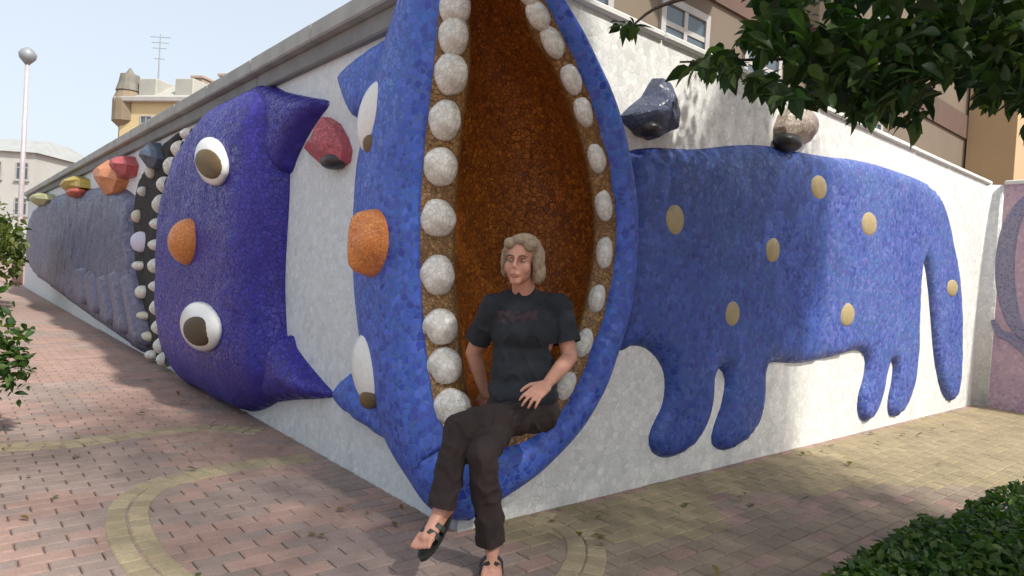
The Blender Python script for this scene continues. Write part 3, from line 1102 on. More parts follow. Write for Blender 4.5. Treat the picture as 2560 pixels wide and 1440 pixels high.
ph = inflate('head', hp, 0.32, 0.62, MAT['purple'], purple, step=0.05, power=2.0, seed=8.0, lump=0.012)
to_parent(ph, purple)
for pts, seed in (([(640, 207), (690, 224), (745, 236), (792, 248), (770, 285), (742, 330), (715, 385), (695, 430), (660, 400), (625, 330), (600, 250)], 9.0),
                  ([(696, 838), (712, 872), (740, 912), (775, 955), (802, 992), (760, 1000), (710, 1002), (660, 1008), (610, 1010), (600, 960), (640, 880)], 10.0)):
    o = inflate('ear', px_outline(pts, 0.10), 0.17, 0.22, MAT['purple'], purple, step=0.04, seed=seed)
    to_parent(o, purple)
MAT['pupil_d_me'] = None
pupd_me = dome_mesh('pupil', MAT['pupil_dark'], 20, 8)
face_eye(524, 402, 35, 56, -0.30, 0.36, 0.10, (0.44, -0.26, 0.52, 0.60), purple, pupil_me)
face_eye(496, 815, 44, 62, 0.0, 0.36, 0.11, (0.44, -0.10, 0.44, 0.58), purple, pupd_me)
u, z = uz(476, 605, 0.30)
blob('nose', surf(u, z, 0.30), ax_l, (0.26, 0.225, 0.19), MAT['orange'], purple, lumps=[((0.5, 0, 0.8), 0.5, 0.08)])

# upper tooth row along the muzzle, lower tooth row along the body, dark mouth between
MAT['mouth_dark'] = mosaic('dark_mouth_mosaic', [(0.012, 0.012, 0.013), (0.020, 0.018, 0.018), (0.008, 0.009, 0.010)], [(0.020, 0.018, 0.018), (0.012, 0.012, 0.012)],
                           grout=(0.015, 0.015, 0.015), size=0.05, rough=0.75)
mouth_px = [(468, 325), (445, 350), (425, 400), (408, 470), (398, 560), (395, 650), (395, 740), (400, 830), (412, 912), (385, 905), (362, 870), (350, 800), (342, 720), (336, 640),
            (332, 570), (336, 500), (350, 440), (385, 380), (430, 335)]
m_o = inflate('mouth_lining', px_outline(mouth_px, 0.04), 0.05, 0.1, MAT['mouth_dark'], purple, step=0.06, seed=12.0)
to_parent(m_o, purple)
uteeth = [(462, 335), (440, 372), (420, 415), (404, 462), (394, 510), (386, 560), (382, 612), (381, 664), (382, 716), (386, 768), (390, 818), (396, 864), (404, 898)]
for k, (x, y) in enumerate(uteeth):
    u, z = uz(x, y, 0.12)
    place_dome('tooth', tooth_mes[k % 5], surf(u, z, 0.07), (NL * 1.0 + DL * 0.7), Vector((0, 0, 1)), 0.12 * random.uniform(.8, 1.3), 0.095 * random.uniform(.7, 1.3), 0.10, purple)
MAT['lilac_tooth'] = plain('lilac_tooth_enamel', (0.55, 0.54, 0.68), (0.46, 0.45, 0.58), 7.0, 0.35, 0.15, 30.0)
MAT['cream_tooth'] = plain('cream_tooth_enamel', (0.60, 0.55, 0.42), (0.48, 0.44, 0.34), 7.0, 0.35, 0.15, 30.0)
tl_me = dome_mesh('tooth', MAT['lilac_tooth']); tcr_me = dome_mesh('tooth', MAT['cream_tooth'])
for k, (x, y) in enumerate([(372, 425), (352, 478), (338, 540), (346, 604), (343, 664), (350, 730), (354, 790), (362, 842), (374, 888)]):
    u, z = uz(x, y, 0.10)
    me_ = tl_me if k == 3 else (tcr_me if k in (2, 6, 7) else tooth_me)
    place_dome('tooth', me_, surf(u, z, 0.07), (NL * 1.0 - DL * 0.5), Vector((0, 0, 1)), 0.10 * random.uniform(.6, 1.6) if k != 3 else 0.18, 0.08 * random.uniform(.7, 1.4) if k != 3 else 0.14, 0.08, purple)

# slate body of the purple cat
sb_px = [(334, 500), (322, 484), (300, 470), (262, 462), (226, 470), (190, 470), (150, 484), (115, 498), (88, 520), (74, 560), (70, 610), (72, 655),
         (90, 690), (110, 706), (150, 738), (200, 776), (250, 812), (300, 848), (345, 880), (362, 868), (350, 800), (338, 720), (332, 640), (330, 560)]
sbu = [(u, max(z, 0.01)) for u, z in px_outline(sb_px, 0.06)]
so = inflate('body', sbu, 0.14, 0.35, MAT['slate'], purple, step=0.11, seed=14.0, lump=0.03)
to_parent(so, purple)
MAT['lavender'] = mosaic('lavender_mosaic', [(0.12, 0.12, 0.20), (0.16, 0.155, 0.25)], [(0.10, 0.10, 0.17), (0.14, 0.135, 0.21)], grout=(0.14, 0.14, 0.18), size=0.045)
for (xa, ya, xb, yb) in ((322, 700, 350, 868), (292, 690, 312, 842), (262, 700, 276, 818), (232, 690, 242, 790), (206, 680, 212, 768)):
    pts = [(xa - 9, ya), (xa, ya - 14), (xa + 9, ya), (xb + 10, yb - 30), (xb + 6, yb - 4), (xb - 6, yb - 12), (xb - 12, yb - 30)]
    lu = [(u, max(z, 0.01)) for u, z in px_outline(pts, 0.12)]
    lo_ = inflate('leg', lu, 0.10, 0.10, MAT['lavender'], purple, step=0.07, base=0.11, seed=15.0)
    to_parent(lo_, purple)

# ------------------------------------------------------------------ faceted ceramic ornaments stuck on the walls
def ornament(px, cpx, depth, col, label, under=None, off=0.0, name='wall_ornament'):
    sgn = -1 if uz(*cpx)[0] < 0 else 1
    n = NL if sgn < 0 else NR
    cu, cz = uz(*cpx, 0.05)
    pos = surf(cu, cz, off)
    root = empty(name, pos, label, 'ornament', 'faceted ceramic ornaments on the walls')
    P = px_outline(px, 0.06)
    k = len(P)
    base = [surf(u, z, off - 0.01) for u, z in P]
    mid = [surf(cu + (u - cu) * 0.93, cz + (z - cz) * 0.93, off + depth * 0.55) for u, z in P]
    fr = [surf(cu + (u - cu) * 0.42, cz + (z - cz) * 0.42 + 0.01, off + depth * random.uniform(.92, 1.08)) for u, z in P]
    vs = base + mid + fr + [surf(cu, cz, off + depth * 1.12)]
    fs = []
    low = [i for i in range(k) if 0.5 * (P[i][1] + P[(i + 1) % k][1]) < cz - 0.35 * (cz - min(p[1] for p in P))]
    ufs = []
    for i in range(k):
        j = (i + 1) % k
        q = [(i, j, k + j, k + i), (k + i, k + j, 2 * k + j), (k + i, 2 * k + j, 2 * k + i)]
        fs += q
        fs.append((2 * k + i, 2 * k + j, 3 * k))
    o = wp('shell', vs, fs, glaze(name + '_glaze', col, 0.022), root)
    bm = bmesh.new(); bm.from_mesh(o.data); bmesh.ops.recalc_face_normals(bm, faces=bm.faces)
    es = [e for e in bm.edges]
    bmesh.ops.bevel(bm, geom=es, offset=0.006, segments=1, affect='EDGES')
    bm.to_mesh(o.data); bm.free()
    if under is not None:
        # dark mouth-like opening low on the shell
        ux, uy, ur = under
        uu, uzz = uz(ux, uy, off + depth * 0.6)
        s = abs(uz(ux + ur, uy, off + depth * .6)[0] - uz(ux - ur, uy, off + depth * .6)[0]) / 2
        s2 = abs(uz(ux, uy - ur, off + depth * .6)[1] - uz(ux, uy + ur, off + depth * .6)[1]) / 2
        d = blob('opening', surf(uu, uzz, off + depth * 0.42), (-DL if sgn < 0 else DR, Vector((0, 0, 1)), n), (s, s2, depth * 0.62),
                 MAT['dark_glaze'], root, (), 14, 8)
    return root


MAT['dark_glaze'] = plain('dark_glaze', (0.03, 0.028, 0.03), (0.018, 0.018, 0.02), 12, 0.4, 0.2, 40)
ornament([(806, 288), (832, 305), (852, 340), (862, 372), (858, 402), (836, 420), (806, 416), (778, 392), (758, 370), (776, 345), (792, 315)], (815, 360), 0.13,
         (0.42, 0.075, 0.095), 'red faceted ceramic ornament on the grey wall between the two cats', (826, 403, 20))
ornament([(1650, 190), (1672, 205), (1682, 235), (1697, 280), (1692, 325), (1665, 335), (1640, 350), (1608, 335), (1578, 308), (1566, 288), (1592, 262), (1622, 238), (1636, 212)],
         (1638, 280), 0.16, (0.045, 0.062, 0.12), 'large navy faceted ceramic ornament just right of the open mouth', (1625, 322, 22))
ornament([(1990, 262), (2020, 268), (2040, 295), (2040, 330), (2020, 358), (1985, 372), (1958, 350), (1950, 318), (1962, 285)],
         (1996, 315), 0.16, (0.40, 0.33, 0.27), 'stone-beige ceramic ornament perched above the back of the blue cat', (1978, 355, 24))
ornament([(388, 355), (402, 372), (408, 398), (398, 420), (382, 424), (370, 402), (372, 375)], (389, 392), 0.22,
         (0.06, 0.085, 0.14), 'small navy ceramic ornament high on the wall left of the purple head')
ornament([(262, 416), (288, 398), (306, 412), (312, 450), (298, 486), (278, 492), (262, 462), (254, 436)], (284, 446), 0.28,
         (0.62, 0.24, 0.10), 'salmon-orange ceramic ornament above the slate-grey cat body', None)
ornament([(306, 392), (326, 390), (336, 412), (330, 440), (314, 446), (304, 420)], (318, 417), 0.26,
         (0.45, 0.08, 0.09), 'small crimson ceramic ornament touching the salmon-orange one')
ornament([(172, 458), (186, 446), (200, 440), (216, 448), (218, 470), (204, 484), (186, 488), (174, 476)], (196, 464), 0.30,
         (0.42, 0.30, 0.05), 'olive-yellow ceramic ornament with a red belly on the far left wall', (186, 482, 12))
ornament([(94, 492), (110, 482), (130, 486), (136, 500), (124, 514), (104, 516), (94, 506)], (114, 500), 0.34,
         (0.36, 0.36, 0.16), 'pale green ceramic ornament, farthest one along the left wall')
for o in bpy.data.objects:
    if o.name.startswith('wall_ornament') and 'red belly' in o.get('label', ''):
        for c in o.children:
            if c.name.startswith('opening'):
                c.name = 'belly'; c.data.materials.clear(); c.data.materials.append(glaze('belly_glaze', (0.42, 0.08, 0.05)))

# ------------------------------------------------------------------ foliage
def leaf_mesh(name, mat, L=0.1, W=0.055):
    # pointed oval leaf folded at its midrib and drooping at the tip
    vs, fs = [], []
    n = 5
    for i in range(n + 1):
        t = i / n
        w = W * 0.5 * math.sin(math.pi * min(1, t ** 0.8 * 0.98 + 0.02)) * (1.05 - 0.25 * t)
        z = -0.25 * L * t * t
        vs += [(-w, L * t, z + 0.28 * w), (0, L * t, z), (w, L * t, z + 0.28 * w)]
    for i in range(n):
        a = 3 * i
        fs += [(a, a + 1, a + 4, a + 3), (a + 1, a + 2, a + 5, a + 4)]
    me = bpy.data.meshes.new(name)
    me.from_pydata(vs, [], fs)
    me.materials.append(mat)
    return me, np.array(vs), fs


def rand_rot(droop=0.6):
    yaw = random.uniform(0, 2 * math.pi)
    pit = random.gauss(-0.35, droop)
    rol = random.gauss(0, 0.6)
    return Matrix.Rotation(yaw, 3, 'Z') @ Matrix.Rotation(pit, 3, 'X') @ Matrix.Rotation(rol, 3, 'Y')


def plant_leaves(parent, pts, mat, L, W, max_single=300, stuff_name='foliage', droop=0.6):
    """pts: list of positions. The largest ones in view become leaves of their own; the rest one mass."""
    me, V, Fs = leaf_mesh('leaf', mat, L, W)
    info = []
    for p in pts:
        q = proj(p)
        vis = q is not None and 0 < q[0] < 2560 and 0 < q[1] < 1440
        info.append((0 if vis else 1, q[2] if q else 99, p))
    info.sort(key=lambda t: (t[0], t[1]))
    singles = [t for t in info if t[0] == 0 and t[1] < L * F_PX / 25][:max_single]
    ns = len(singles)
    sset = set(id(t[2]) for t in singles)
    inv = Matrix.Translation(-parent.location)
    for t in singles:
        R3 = rand_rot(droop); s = random.uniform(0.45, 1.25)
        o = bpy.data.objects.new('leaf', me)
        o.matrix_basis = Matrix.Translation(Vector(t[2]) - parent.location) @ (R3 * s).to_4x4()
        link(o, parent)
    rest = [t[2] for t in info if id(t[2]) not in sset]
    if rest:
        n, k = len(rest), len(V)
        allv = np.empty((n * k, 3), 'f')
        for i, p in enumerate(rest):
            R3 = np.array(rand_rot(droop)) * random.uniform(0.45, 1.25)
            allv[i * k:(i + 1) * k] = V @ R3.T + np.array(p) - np.array(parent.location)
        fa = np.array(Fs, dtype=np.int32)
        allf = (fa[None] + (np.arange(n) * k)[:, None, None]).reshape(-1, 4)
        m2 = bpy.data.meshes.new(stuff_name)
        m2.vertices.add(n * k); m2.vertices.foreach_set('co', allv.ravel())
        m2.loops.add(allf.size); m2.loops.foreach_set('vertex_index', allf.ravel())
        m2.polygons.add(len(allf))
        m2.polygons.foreach_set('loop_start', np.arange(0, allf.size, 4, dtype=np.int32))
        m2.update(calc_edges=True)
        m2.materials.append(mat)
        o = link(bpy.data.objects.new(stuff_name, m2), parent)
        o['kind'] = 'stuff'
    return ns


def tube(bm, pts, radii, seg=8):
    rings = []
    P = [Vector(p) for p in pts]
    for i, p in enumerate(P):
        t = (P[min(i + 1, len(P) - 1)] - P[max(i - 1, 0)]).normalized()
        a = t.orthogonal().normalized(); b = t.cross(a)
        if i and rings:
            pa = (rings[-1][0].co - P[i - 1]); pa = (pa - t * pa.dot(t))
            if pa.length > 1e-6:
                a = pa.normalized(); b = t.cross(a)
        rings.append([bm.verts.new(p + (a * math.cos(2 * math.pi * k / seg) + b * math.sin(2 * math.pi * k / seg)) * radii[i]) for k in range(seg)])
    for i in range(len(P) - 1):
        for k in range(seg):
            j = (k + 1) % seg
            bm.faces.new((rings[i][k], rings[i][j], rings[i + 1][j], rings[i + 1][k]))
    bm.faces.new(rings[0][::-1]); bm.faces.new(rings[-1])


def pt_in_poly(x, y, poly):
    ins = False
    n = len(poly)
    for i in range(n):
        x1, y1 = poly[i]; x2, y2 = poly[(i + 1) % n]
        if (y1 > y) != (y2 > y) and x < (x2 - x1) * (y - y1) / (y2 - y1) + x1:
            ins = not ins
    return ins


LEAF_TREE = leaf_mat('tree_leaf', (0.012, 0.034, 0.010), (0.026, 0.062, 0.015), (0.060, 0.10, 0.022))
LEAF_SHRUB = leaf_mat('shrub_leaf', (0.022, 0.058, 0.012), (0.042, 0.095, 0.018), (0.085, 0.13, 0.025))
LEAF_OLIVE = leaf_mat('olive_leaf', (0.05, 0.075, 0.015), (0.085, 0.12, 0.025), (0.13, 0.15, 0.04))

# overhanging tree, its trunk just outside the right edge of the view
TREE = Vector((4.7, -2.6, 0))
tree = empty('overhanging_tree', TREE, 'dark green broad-leaved tree whose branches hang over the white wall at top right', 'tree')
bm = bmesh.new()
tube(bm, [(0, 0, -0.1), (0.02, 0.03, 0.8), (-0.05, 0.1, 1.7), (-0.15, 0.12, 2.6), (-0.2, 0.2, 3.6)], [0.24, 0.17, 0.15, 0.135, 0.11], 12)
bm_obj('trunk', bm, MAT['bark'], tree, True)
limb_ends = [(-2.9, 1.9, 4.3), (-2.2, 3.0, 3.6), (-0.8, 4.0, 3.9), (-2.4, 0.4, 5.4), (-0.9, 1.6, 6.0), (0.6, 2.4, 5.2), (1.4, -0.6, 4.8), (-1.0, -1.6, 5.2), (-3.4, 0.9, 3.8), (0.2, 0.4, 6.6)]
limb_pts = []
for e in limb_ends:
    bm = bmesh.new()
    st = Vector((-0.15, 0.13, random.uniform(2.3, 3.4)))
    e = Vector(e)
    mid = st.lerp(e, 0.5) + Vector((random.uniform(-.2, .2), random.uniform(-.2, .2), 0.35))
    pp = [Vector(p) for p in interp_path([tuple(st), tuple(mid), tuple(e)], 9)]
    tube(bm, pp, [0.07 * (1 - i / 9) + 0.012 for i in range(9)], 7)
    limb_pts += [p + TREE for p in pp[3:]]
    bm_obj('limb', bm, MAT['bark'], tree, True)
# crown volume: clumps of leaves, kept out of the part of the view the photograph shows free
allow = [(1668, 160), (1700, 135), (1745, 118), (1790, 122), (1840, 112), (1862, 75), (1905, 40), (1895, -10), (1890, -900), (4200, -900), (4200, 330), (2600, 330),
         (2560, 268), (2520, 238), (2480, 262), (2462, 238), (2440, 178), (2400, 205), (2370, 190), (2345, 195), (2320, 190), (2306, 262), (2296, 310), (2262, 322), (2240, 300), (2215, 292),
         (2150, 284), (2090, 270), (2058, 272), (2030, 240), (1980, 252), (1940, 250), (1905, 218), (1868, 214), (1850, 222), (1820, 195), (1780, 180), (1720, 172)]
twig = [(1548, 62), (1565, 52), (1590, 55), (1600, 70), (1585, 86), (1560, 88)]
pts = []
clumps = []
U_SUN = uz(2065, 640, 0.0)[0]


def shades_sunny_part(c, m=0.15):
    t = c.dot(NR) / S_DIR.dot(NR)
    h = c - S_DIR * t
    if t > 0 and -0.2 < h.z < 3.2 and h.dot(DR) > U_SUN - m + 0.5 * noise.noise(Vector((h.z * 1.3, 0.3, 5.5))):
        return True
    if t > 0 and h.z > 2.15 and 0.7 < h.dot(DR) < U_SUN and noise.noise(Vector((h.dot(DR) * 1.1, h.z * 1.1, 7.7))) > -0.12:
        return True
    t2 = c.z / S_DIR.z
    g = c - S_DIR * t2
    return g.dot(NR) > 0 and g.dot(DR) > U_SUN - 0.3 - 0.2 * g.dot(NR) and t2 > 0 and g.dot(NR) < 1.6


tries = 0
while len(clumps) < 820 and tries < 60000:
    tries += 1
    v = Vector((random.gauss(0, 1), random.gauss(0, 1), random.gauss(0, 1))).normalized() * (random.random() ** 0.4)
    c = Vector((3.3, -1.0, 5.2)) + Vector((v.x * 3.3, v.y * 3.3, v.z * 2.5))
    if c.z < 2.55 or c.dot(NR) < 0.25 and c.z < 3.2:
        continue
    if noise.noise(c * 0.75) < -0.28 or shades_sunny_part(c, 0.35):
        continue
    q = proj(c)
    if (c - CAM).length < 1.7:
        continue
    if q is not None and -60 < q[0] < 2620 and -60 < q[1] < 1500:
        if not pt_in_poly(q[0], q[1], allow):
            continue
        if c.y < -1.6: continue
    clumps.append(c)
for c in clumps:
    for k in range(random.randint(22, 34)):
        p = c + Vector((random.gauss(0, .22), random.gauss(0, .22), random.gauss(0, .15)))
        q = proj(p)
        if q is not None and -40 < q[0] < 2600 and -40 < q[1] < 1500 and not pt_in_poly(q[0], q[1], allow):
            continue
        if shades_sunny_part(p, 0.0): continue
        pts.append(p)
# lower fringe that is seen against the wall, and one stray sprig
tries = 0
n0 = len(pts)
while len(pts) < n0 + 4300 and tries < 300000:
    tries += 1
    px, py = random.uniform(1660, 2640), random.uniform(-60, 330)
    if not pt_in_poly(px, py, allow):
        continue
    if noise.noise(Vector((px / 95.0, py / 60.0, 2.2))) < -0.22 + 0.22 * (py < 110):
        continue
    y = random.uniform(-0.9, 0.9)
    p = at_y(px, py, y)
    if p.dot(NR) < 0.35:
        continue
    pts.append(p)
for k in range(26):
    px, py = random.uniform(1548, 1600), random.uniform(52, 90)
    if pt_in_poly(px, py, twig):
        pts.append(at_y(px, py, random.uniform(-0.45, -0.3)))
plant_leaves(tree, pts, LEAF_TREE, 0.10, 0.062, 300)
# twigs carrying the fringe
bm = bmesh.new()
for tr in ([(2600, -40), (2300, 90), (2050, 140), (1850, 150), (1700, 155)], [(2500, -30), (2350, 120), (2290, 220), (2270, 300)], [(2100, 120), (2000, 190), (1940, 225)],
           [(2620, 120), (2500, 170), (2480, 240)], [(1900, -60), (1760, -20), (1640, 20), (1580, 66)]):
    ys = np.linspace(0.1, -0.35, len(tr)) if tr[-1][0] != 1580 else np.full(len(tr), -0.38)
    pp = interp_path([tuple(at_y(x, y, yy) - TREE) for (x, y), yy in zip(tr, ys)], 16)
    tube(bm, pp, [0.016 * (1 - i / 17) + 0.003 for i in range(16)], 5)
bm_obj('twigs', bm, MAT['bark'], tree, True)


def shrub(name, loc, r, h, n, mat, label, L=0.06, W=0.035, stems=6, allow_f=None, group=None, cat='shrub', singles=300, zmin=0.03):
    root = empty(name, loc, label, cat, group)
    loc = Vector(loc)
    bm = bmesh.new()
    for s in range(stems):
        a = random.uniform(0, 6.28)
        e = Vector((math.cos(a) * r[0] * .6, math.sin(a) * r[1] * .6, h * random.uniform(.6, .9)))
        pp = interp_path([(0, 0, -0.02), tuple(e * 0.45 + Vector((0, 0, .05))), tuple(e)], 7)
        tube(bm, pp, [0.014 * h + 0.008 * (1 - i / 7) for i in range(7)], 5)
    bm_obj('stem', bm, MAT['bark'], root, True)
    P = []
    cl = [Vector((random.uniform(-1, 1), random.uniform(-1, 1), random.random())) for _ in range(70)]
    while len(P) < n:
        c = random.choice(cl)
        c3 = Vector((c.x * r[0], c.y * r[1], 0))
        rr = math.hypot(c.x, c.y)
        if rr > 1: 
            cl.remove(c); cl.append(Vector((random.uniform(-1, 1), random.uniform(-1, 1), random.random()))); continue
        zt = h * (1 - 0.45 * rr ** 2.2) * (0.35 + 0.65 * c.z ** 0.5)
        p = loc + c3 + Vector((random.gauss(0, .14 * r[0]), random.gauss(0, .14 * r[1]), zt + random.gauss(0, .07 * h)))
        if p.z < zmin: p.z = zmin + random.random() * 0.1
        if allow_f and not allow_f(p): 
            if random.random() < .98: continue
            else: n -= 1; continue
        P.append(p)
    plant_leaves(root, P, mat, L, W, singles, 'foliage', 0.7)
    return root


bed_ok = [(2060, 1460), (2150, 1395), (2260, 1330), (2320, 1290), (2380, 1300), (2420, 1258), (2480, 1222), (2560, 1188), (2900, 1100), (2900, 2500), (2000, 2500)]


def bed_f(p):
    q = proj(p)
    if q is None: return False
    return pt_in_poly(q[0], q[1], bed_ok) or q[0] > 2700


def bed_leaves(root_loc, x0, x1, n):
    P = []
    while len(P) < n:
        px, py = random.uniform(x0, x1), random.uniform(1180, 1560)
        zt = 0.24 + 0.07 * noise.noise(Vector((px / 120, py / 90, 0.4)))
        r = ray(px, py); t = (zt - CAM.z) / r.z
        p = CAM + r * t
        p.z = max(0.07, p.z - abs(random.gauss(0, .09))); p += Vector((random.gauss(0, .05), random.gauss(0, .05), random.gauss(0, .03)))
        q = proj(p)
        if (p - CAM).length > 6.5 or not pt_in_poly(q[0], q[1] - 12 * noise.noise(Vector((q[0] / 22, q[1] / 22, 3))), bed_ok): continue
        P.append(p)
    return P


for (x0, x1, loc, lab) in ((2040, 2380, (1.55, -1.45, 0.04), 'low dark green shrub filling the bottom edge beside the paving'),
                           (2380, 2800, (2.35, -1.1, 0.04), 'low green shrub reaching up the lower right edge of the paving')):
    root = empty('low_shrub', loc, lab, 'shrub')
    bm = bmesh.new()
    for k in range(9):
        a_ = random.uniform(0, 6.28)
        e = Vector((math.cos(a_) * .16, math.sin(a_) * .16, random.uniform(.10, .16)))
        tube(bm, [(0, 0, -.03), tuple(e * .5 + Vector((0, 0, .04))), tuple(e)], [.014, .01, .005], 5)
    bm_obj('stem', bm, MAT['bark'], root, True)
    plant_leaves(root, bed_leaves(loc, x0, x1, 9000), LEAF_SHRUB, 0.050, 0.030, 300, 'foliage', 0.7)
# bed kerb
kp = [on_ground(2090, 1475), on_ground(2330, 1345), on_ground(2620, 1235)]
kroot = empty('bed_kerb', kp[1], 'grey concrete kerb edging the planting bed at lower right', 'kerb')
kd = (kp[2] - kp[0]).normalized(); kn = Vector((kd.y, -kd.x, 0))
kb = kp[1] + kn * 0.10
for i in range(-4, 5):
    a = kb + kd * (i * 0.5 + 0.004); b = kb + kd * (i * 0.5 + 0.496)
    o = seg_box('kerb_stone', Vector((a.x, a.y, 0)), Vector((b.x, b.y, 0)), -0.05, 0.07, -0.04, 0.04, kn, MAT['concrete'], None, 0.008)
    to_parent(o, kroot)
bedv = [kb + kd * -2.2 + kn * .04, kb + kd * 2.2 + kn * .04, kb + kd * 2.2 + kn * 3, kb + kd * -2.2 + kn * 3]
sl = mesh_obj('soil', [(p.x, p.y, 0.06) for p in bedv], [(0, 1, 2, 3)], MAT['soil'])
tag(sl, 'bare dark soil of the planting bed', None, None, 'structure')


def left_f(p):
    q = proj(p)
    return q is None or q[0] < 92 + 18 * math.sin(q[1] / 38.0)


shrub('garden_shrub', (-3.55, 0.75, 0), (0.60, 0.6), 1.15, 3600, LEAF_SHRUB, 'green leafy shrub cut by the left edge of the picture', 0.075, 0.045, 7, left_f)
shrub('garden_shrub', (-11.4, 10.6, 0), (1.3, 1.3), 2.3, 2600, LEAF_OLIVE, 'taller olive-green shrub at the far end of the grey wall', 0.16, 0.09, 7, lambda p: (proj(p) is None or proj(p)[0] < 62), None, 'shrub', 0)

# ------------------------------------------------------------------ lamp post, houses beyond
def metal(name, c, r=0.5):
    return plain(name, c, tuple(x * .8 for x in c), 6, r, 0.1, 40, 0.2)


def prism_obj(name, mat, parent, lo, hi, mtx, bevel=0.0):
    bm = bmesh.new(); add_box(bm, lo, hi, mtx, bevel)
    bmesh.ops.recalc_face_normals(bm, faces=bm.faces)
    return to_parent(bm_obj(name, bm, mat), parent)


lp = at_y(47, 613, 19.5); lp.z = 0
lamp = empty('street_lamp', lp, 'tall pale street lamp standing beyond the far left end of the wall', 'street lamp')
bm = bmesh.new()
tube(bm, [(0, 0, 0), (0, 0, .8), (0, 0, 3.5), (0, 0, 7.6)], [0.095, 0.09, 0.08, 0.06], 12)
bm_obj('pole', bm, metal('lamp_pole_paint', (0.52, 0.47, 0.49)), lamp, True)
bm = bmesh.new()
tube(bm, [(0, 0, 0.0), (0, 0, 0.12), (0, 0, 1.0), (0, 0, 1.05)], [0.16, 0.16, 0.14, 0.10], 12)
bm_obj('base', bm, metal('lamp_base_paint', (0.30, 0.20, 0.18)), lamp, True)
bm = bmesh.new()
tube(bm, [(0, 0, 7.5), (0, 0, 7.7), (0, 0, 7.85), (0, 0, 8.0), (0, 0, 8.08)], [0.07, 0.24, 0.27, 0.17, 0.04], 14)
bm_obj('lamp_shade', bm, metal('lamp_shade_paint', (0.30, 0.33, 0.36)), lamp, True)

WIN_GLASS = plain('window_glass', (0.10, 0.13, 0.16), (0.06, 0.08, 0.10), 0.7, 0.12, 0.03, 3)
FRAME = plain('window_frame_paint', (0.42, 0.41, 0.39), (0.36, 0.35, 0.33), 3, 0.6, 0.1, 30)


def window(parent, m, x, z, w, h, proud=0.0, frame_mat=None, sill=True):
    fr = bmesh.new(); t = 0.09 * min(1.4, w)
    add_box(fr, (x, -0.06 - proud, z), (x + t, 0.05, z + h), m)
    add_box(fr, (x + w - t, -0.06 - proud, z), (x + w, 0.05, z + h), m)
    add_box(fr, (x + t, -0.06 - proud, z), (x + w - t, 0.05, z + t), m)
    add_box(fr, (x + t, -0.06 - proud, z + h - t), (x + w - t, 0.05, z + h), m)
    add_box(fr, (x + w / 2 - t * .4, -0.045 - proud, z + t), (x + w / 2 + t * .4, 0.05, z + h - t), m)
    add_box(fr, (x + t, -0.04 - proud, z + h * .68), (x + w / 2 - t * .4, 0.05, z + h * .68 + t * .7), m)
    add_box(fr, (x + w / 2 + t * .4, -0.04 - proud, z + h * .68), (x + w - t, 0.05, z + h * .68 + t * .7), m)
    f = to_parent(bm_obj('window', fr, frame_mat or FRAME), parent)
    pb = bmesh.new(); add_box(pb, (x + t, -0.02, z + t), (x + w - t, 0.01, z + h - t), m)
    p = bm_obj('pane', pb, WIN_GLASS)
    p.parent = f; p.matrix_parent_inverse = Matrix.Translation(-parent.location)
    p.matrix_parent_inverse = (f.matrix_parent_inverse).inverted() @ Matrix.Translation(-parent.location) if False else Matrix.Identity(4)
    if sill:
        sb = bmesh.new(); add_box(sb, (x - .08, -0.16 - proud, z - .09), (x + w + .08, -0.002, z - 0.004), m)
        s = bm_obj('sill', sb, frame_mat or FRAME); s.parent = f
    return f


def facade_mtx(origin, xdir):
    x = xdir.normalized(); zv = Vector((0, 0, 1)); y = zv.cross(x)
    m = Matrix.Identity(4)
    for i in range(3):
        m[i][0], m[i][1], m[i][2], m[i][3] = x[i], y[i], zv[i], origin[i]
    return m


# yellow old town house with grey mansard roof and corner turret, seen above the left wall
OCHRE = plain('ochre_render', (0.62, 0.50, 0.27), (0.54, 0.43, 0.24), 0.6, 0.9, 0.2, 8)
ROOFM = plain('pale_roof_metal', (0.42, 0.41, 0.36), (0.34, 0.34, 0.31), 0.8, 0.6, 0.2, 10)
BROWN = plain('brown_render', (0.26, 0.21, 0.14), (0.20, 0.16, 0.11), 0.7, 0.9, 0.3, 8)
DIST = 42.0
o0 = at_y(284, 610, DIST); o0.z = 0
o1 = at_y(760, 610, DIST - 3); o1.z = 0
hm = facade_mtx(o0, o1 - o0)
W_ = (o1 - o0).length
zat = lambda py, px=330: at_y(px, py, DIST).z
house = empty('town_house', o0, 'ochre town house with pale mansard roof, turret and chimneys above the grey wall', 'house')
ze, zr = zat(258), zat(188)
prism_obj('wall', OCHRE, house, (0, 0, 0), (W_, 12, ze), hm)
prism_obj('cornice', FRAME, house, (-0.25, -0.35, ze + 0.003), (W_ + .25, 12.3, ze + .35), hm, 0.05)
rb = bmesh.new(); vs_ = add_box(rb, (0.0, 0, ze + .354), (W_, 12, zr))
for v in vs_:
    if v.co.z > ze + 1:
        v.co.y = 6 + (v.co.y - 6) * 0.62; v.co.x = W_ / 2 + (v.co.x - W_ / 2) * 0.96
for v in rb.verts: v.co = hm @ v.co
roof = to_parent(bm_obj('roof', rb, ROOFM), house)
for cx_ in (410, 492, 552):
    a = at_y(cx_, 600, DIST)
    xx = (a - o0).dot((o1 - o0).normalized())
    cb = bmesh.new(); add_box(cb, (xx - .42, 3.2, zr - 1.2), (xx + .42, 4.3, zat(182, cx_) + 0.4), hm, 0.04)
    add_box(cb, (xx - .52, 3.1, zat(182, cx_) + 0.404), (xx + .52, 4.4, zat(182, cx_) + .6), hm, 0.03)
    c_ = bm_obj('chimney', cb, plain('chimney_brick', (0.42, 0.32, 0.26), (0.34, 0.27, 0.23), 2, 0.9, 0.3, 12)); c_.parent = roof
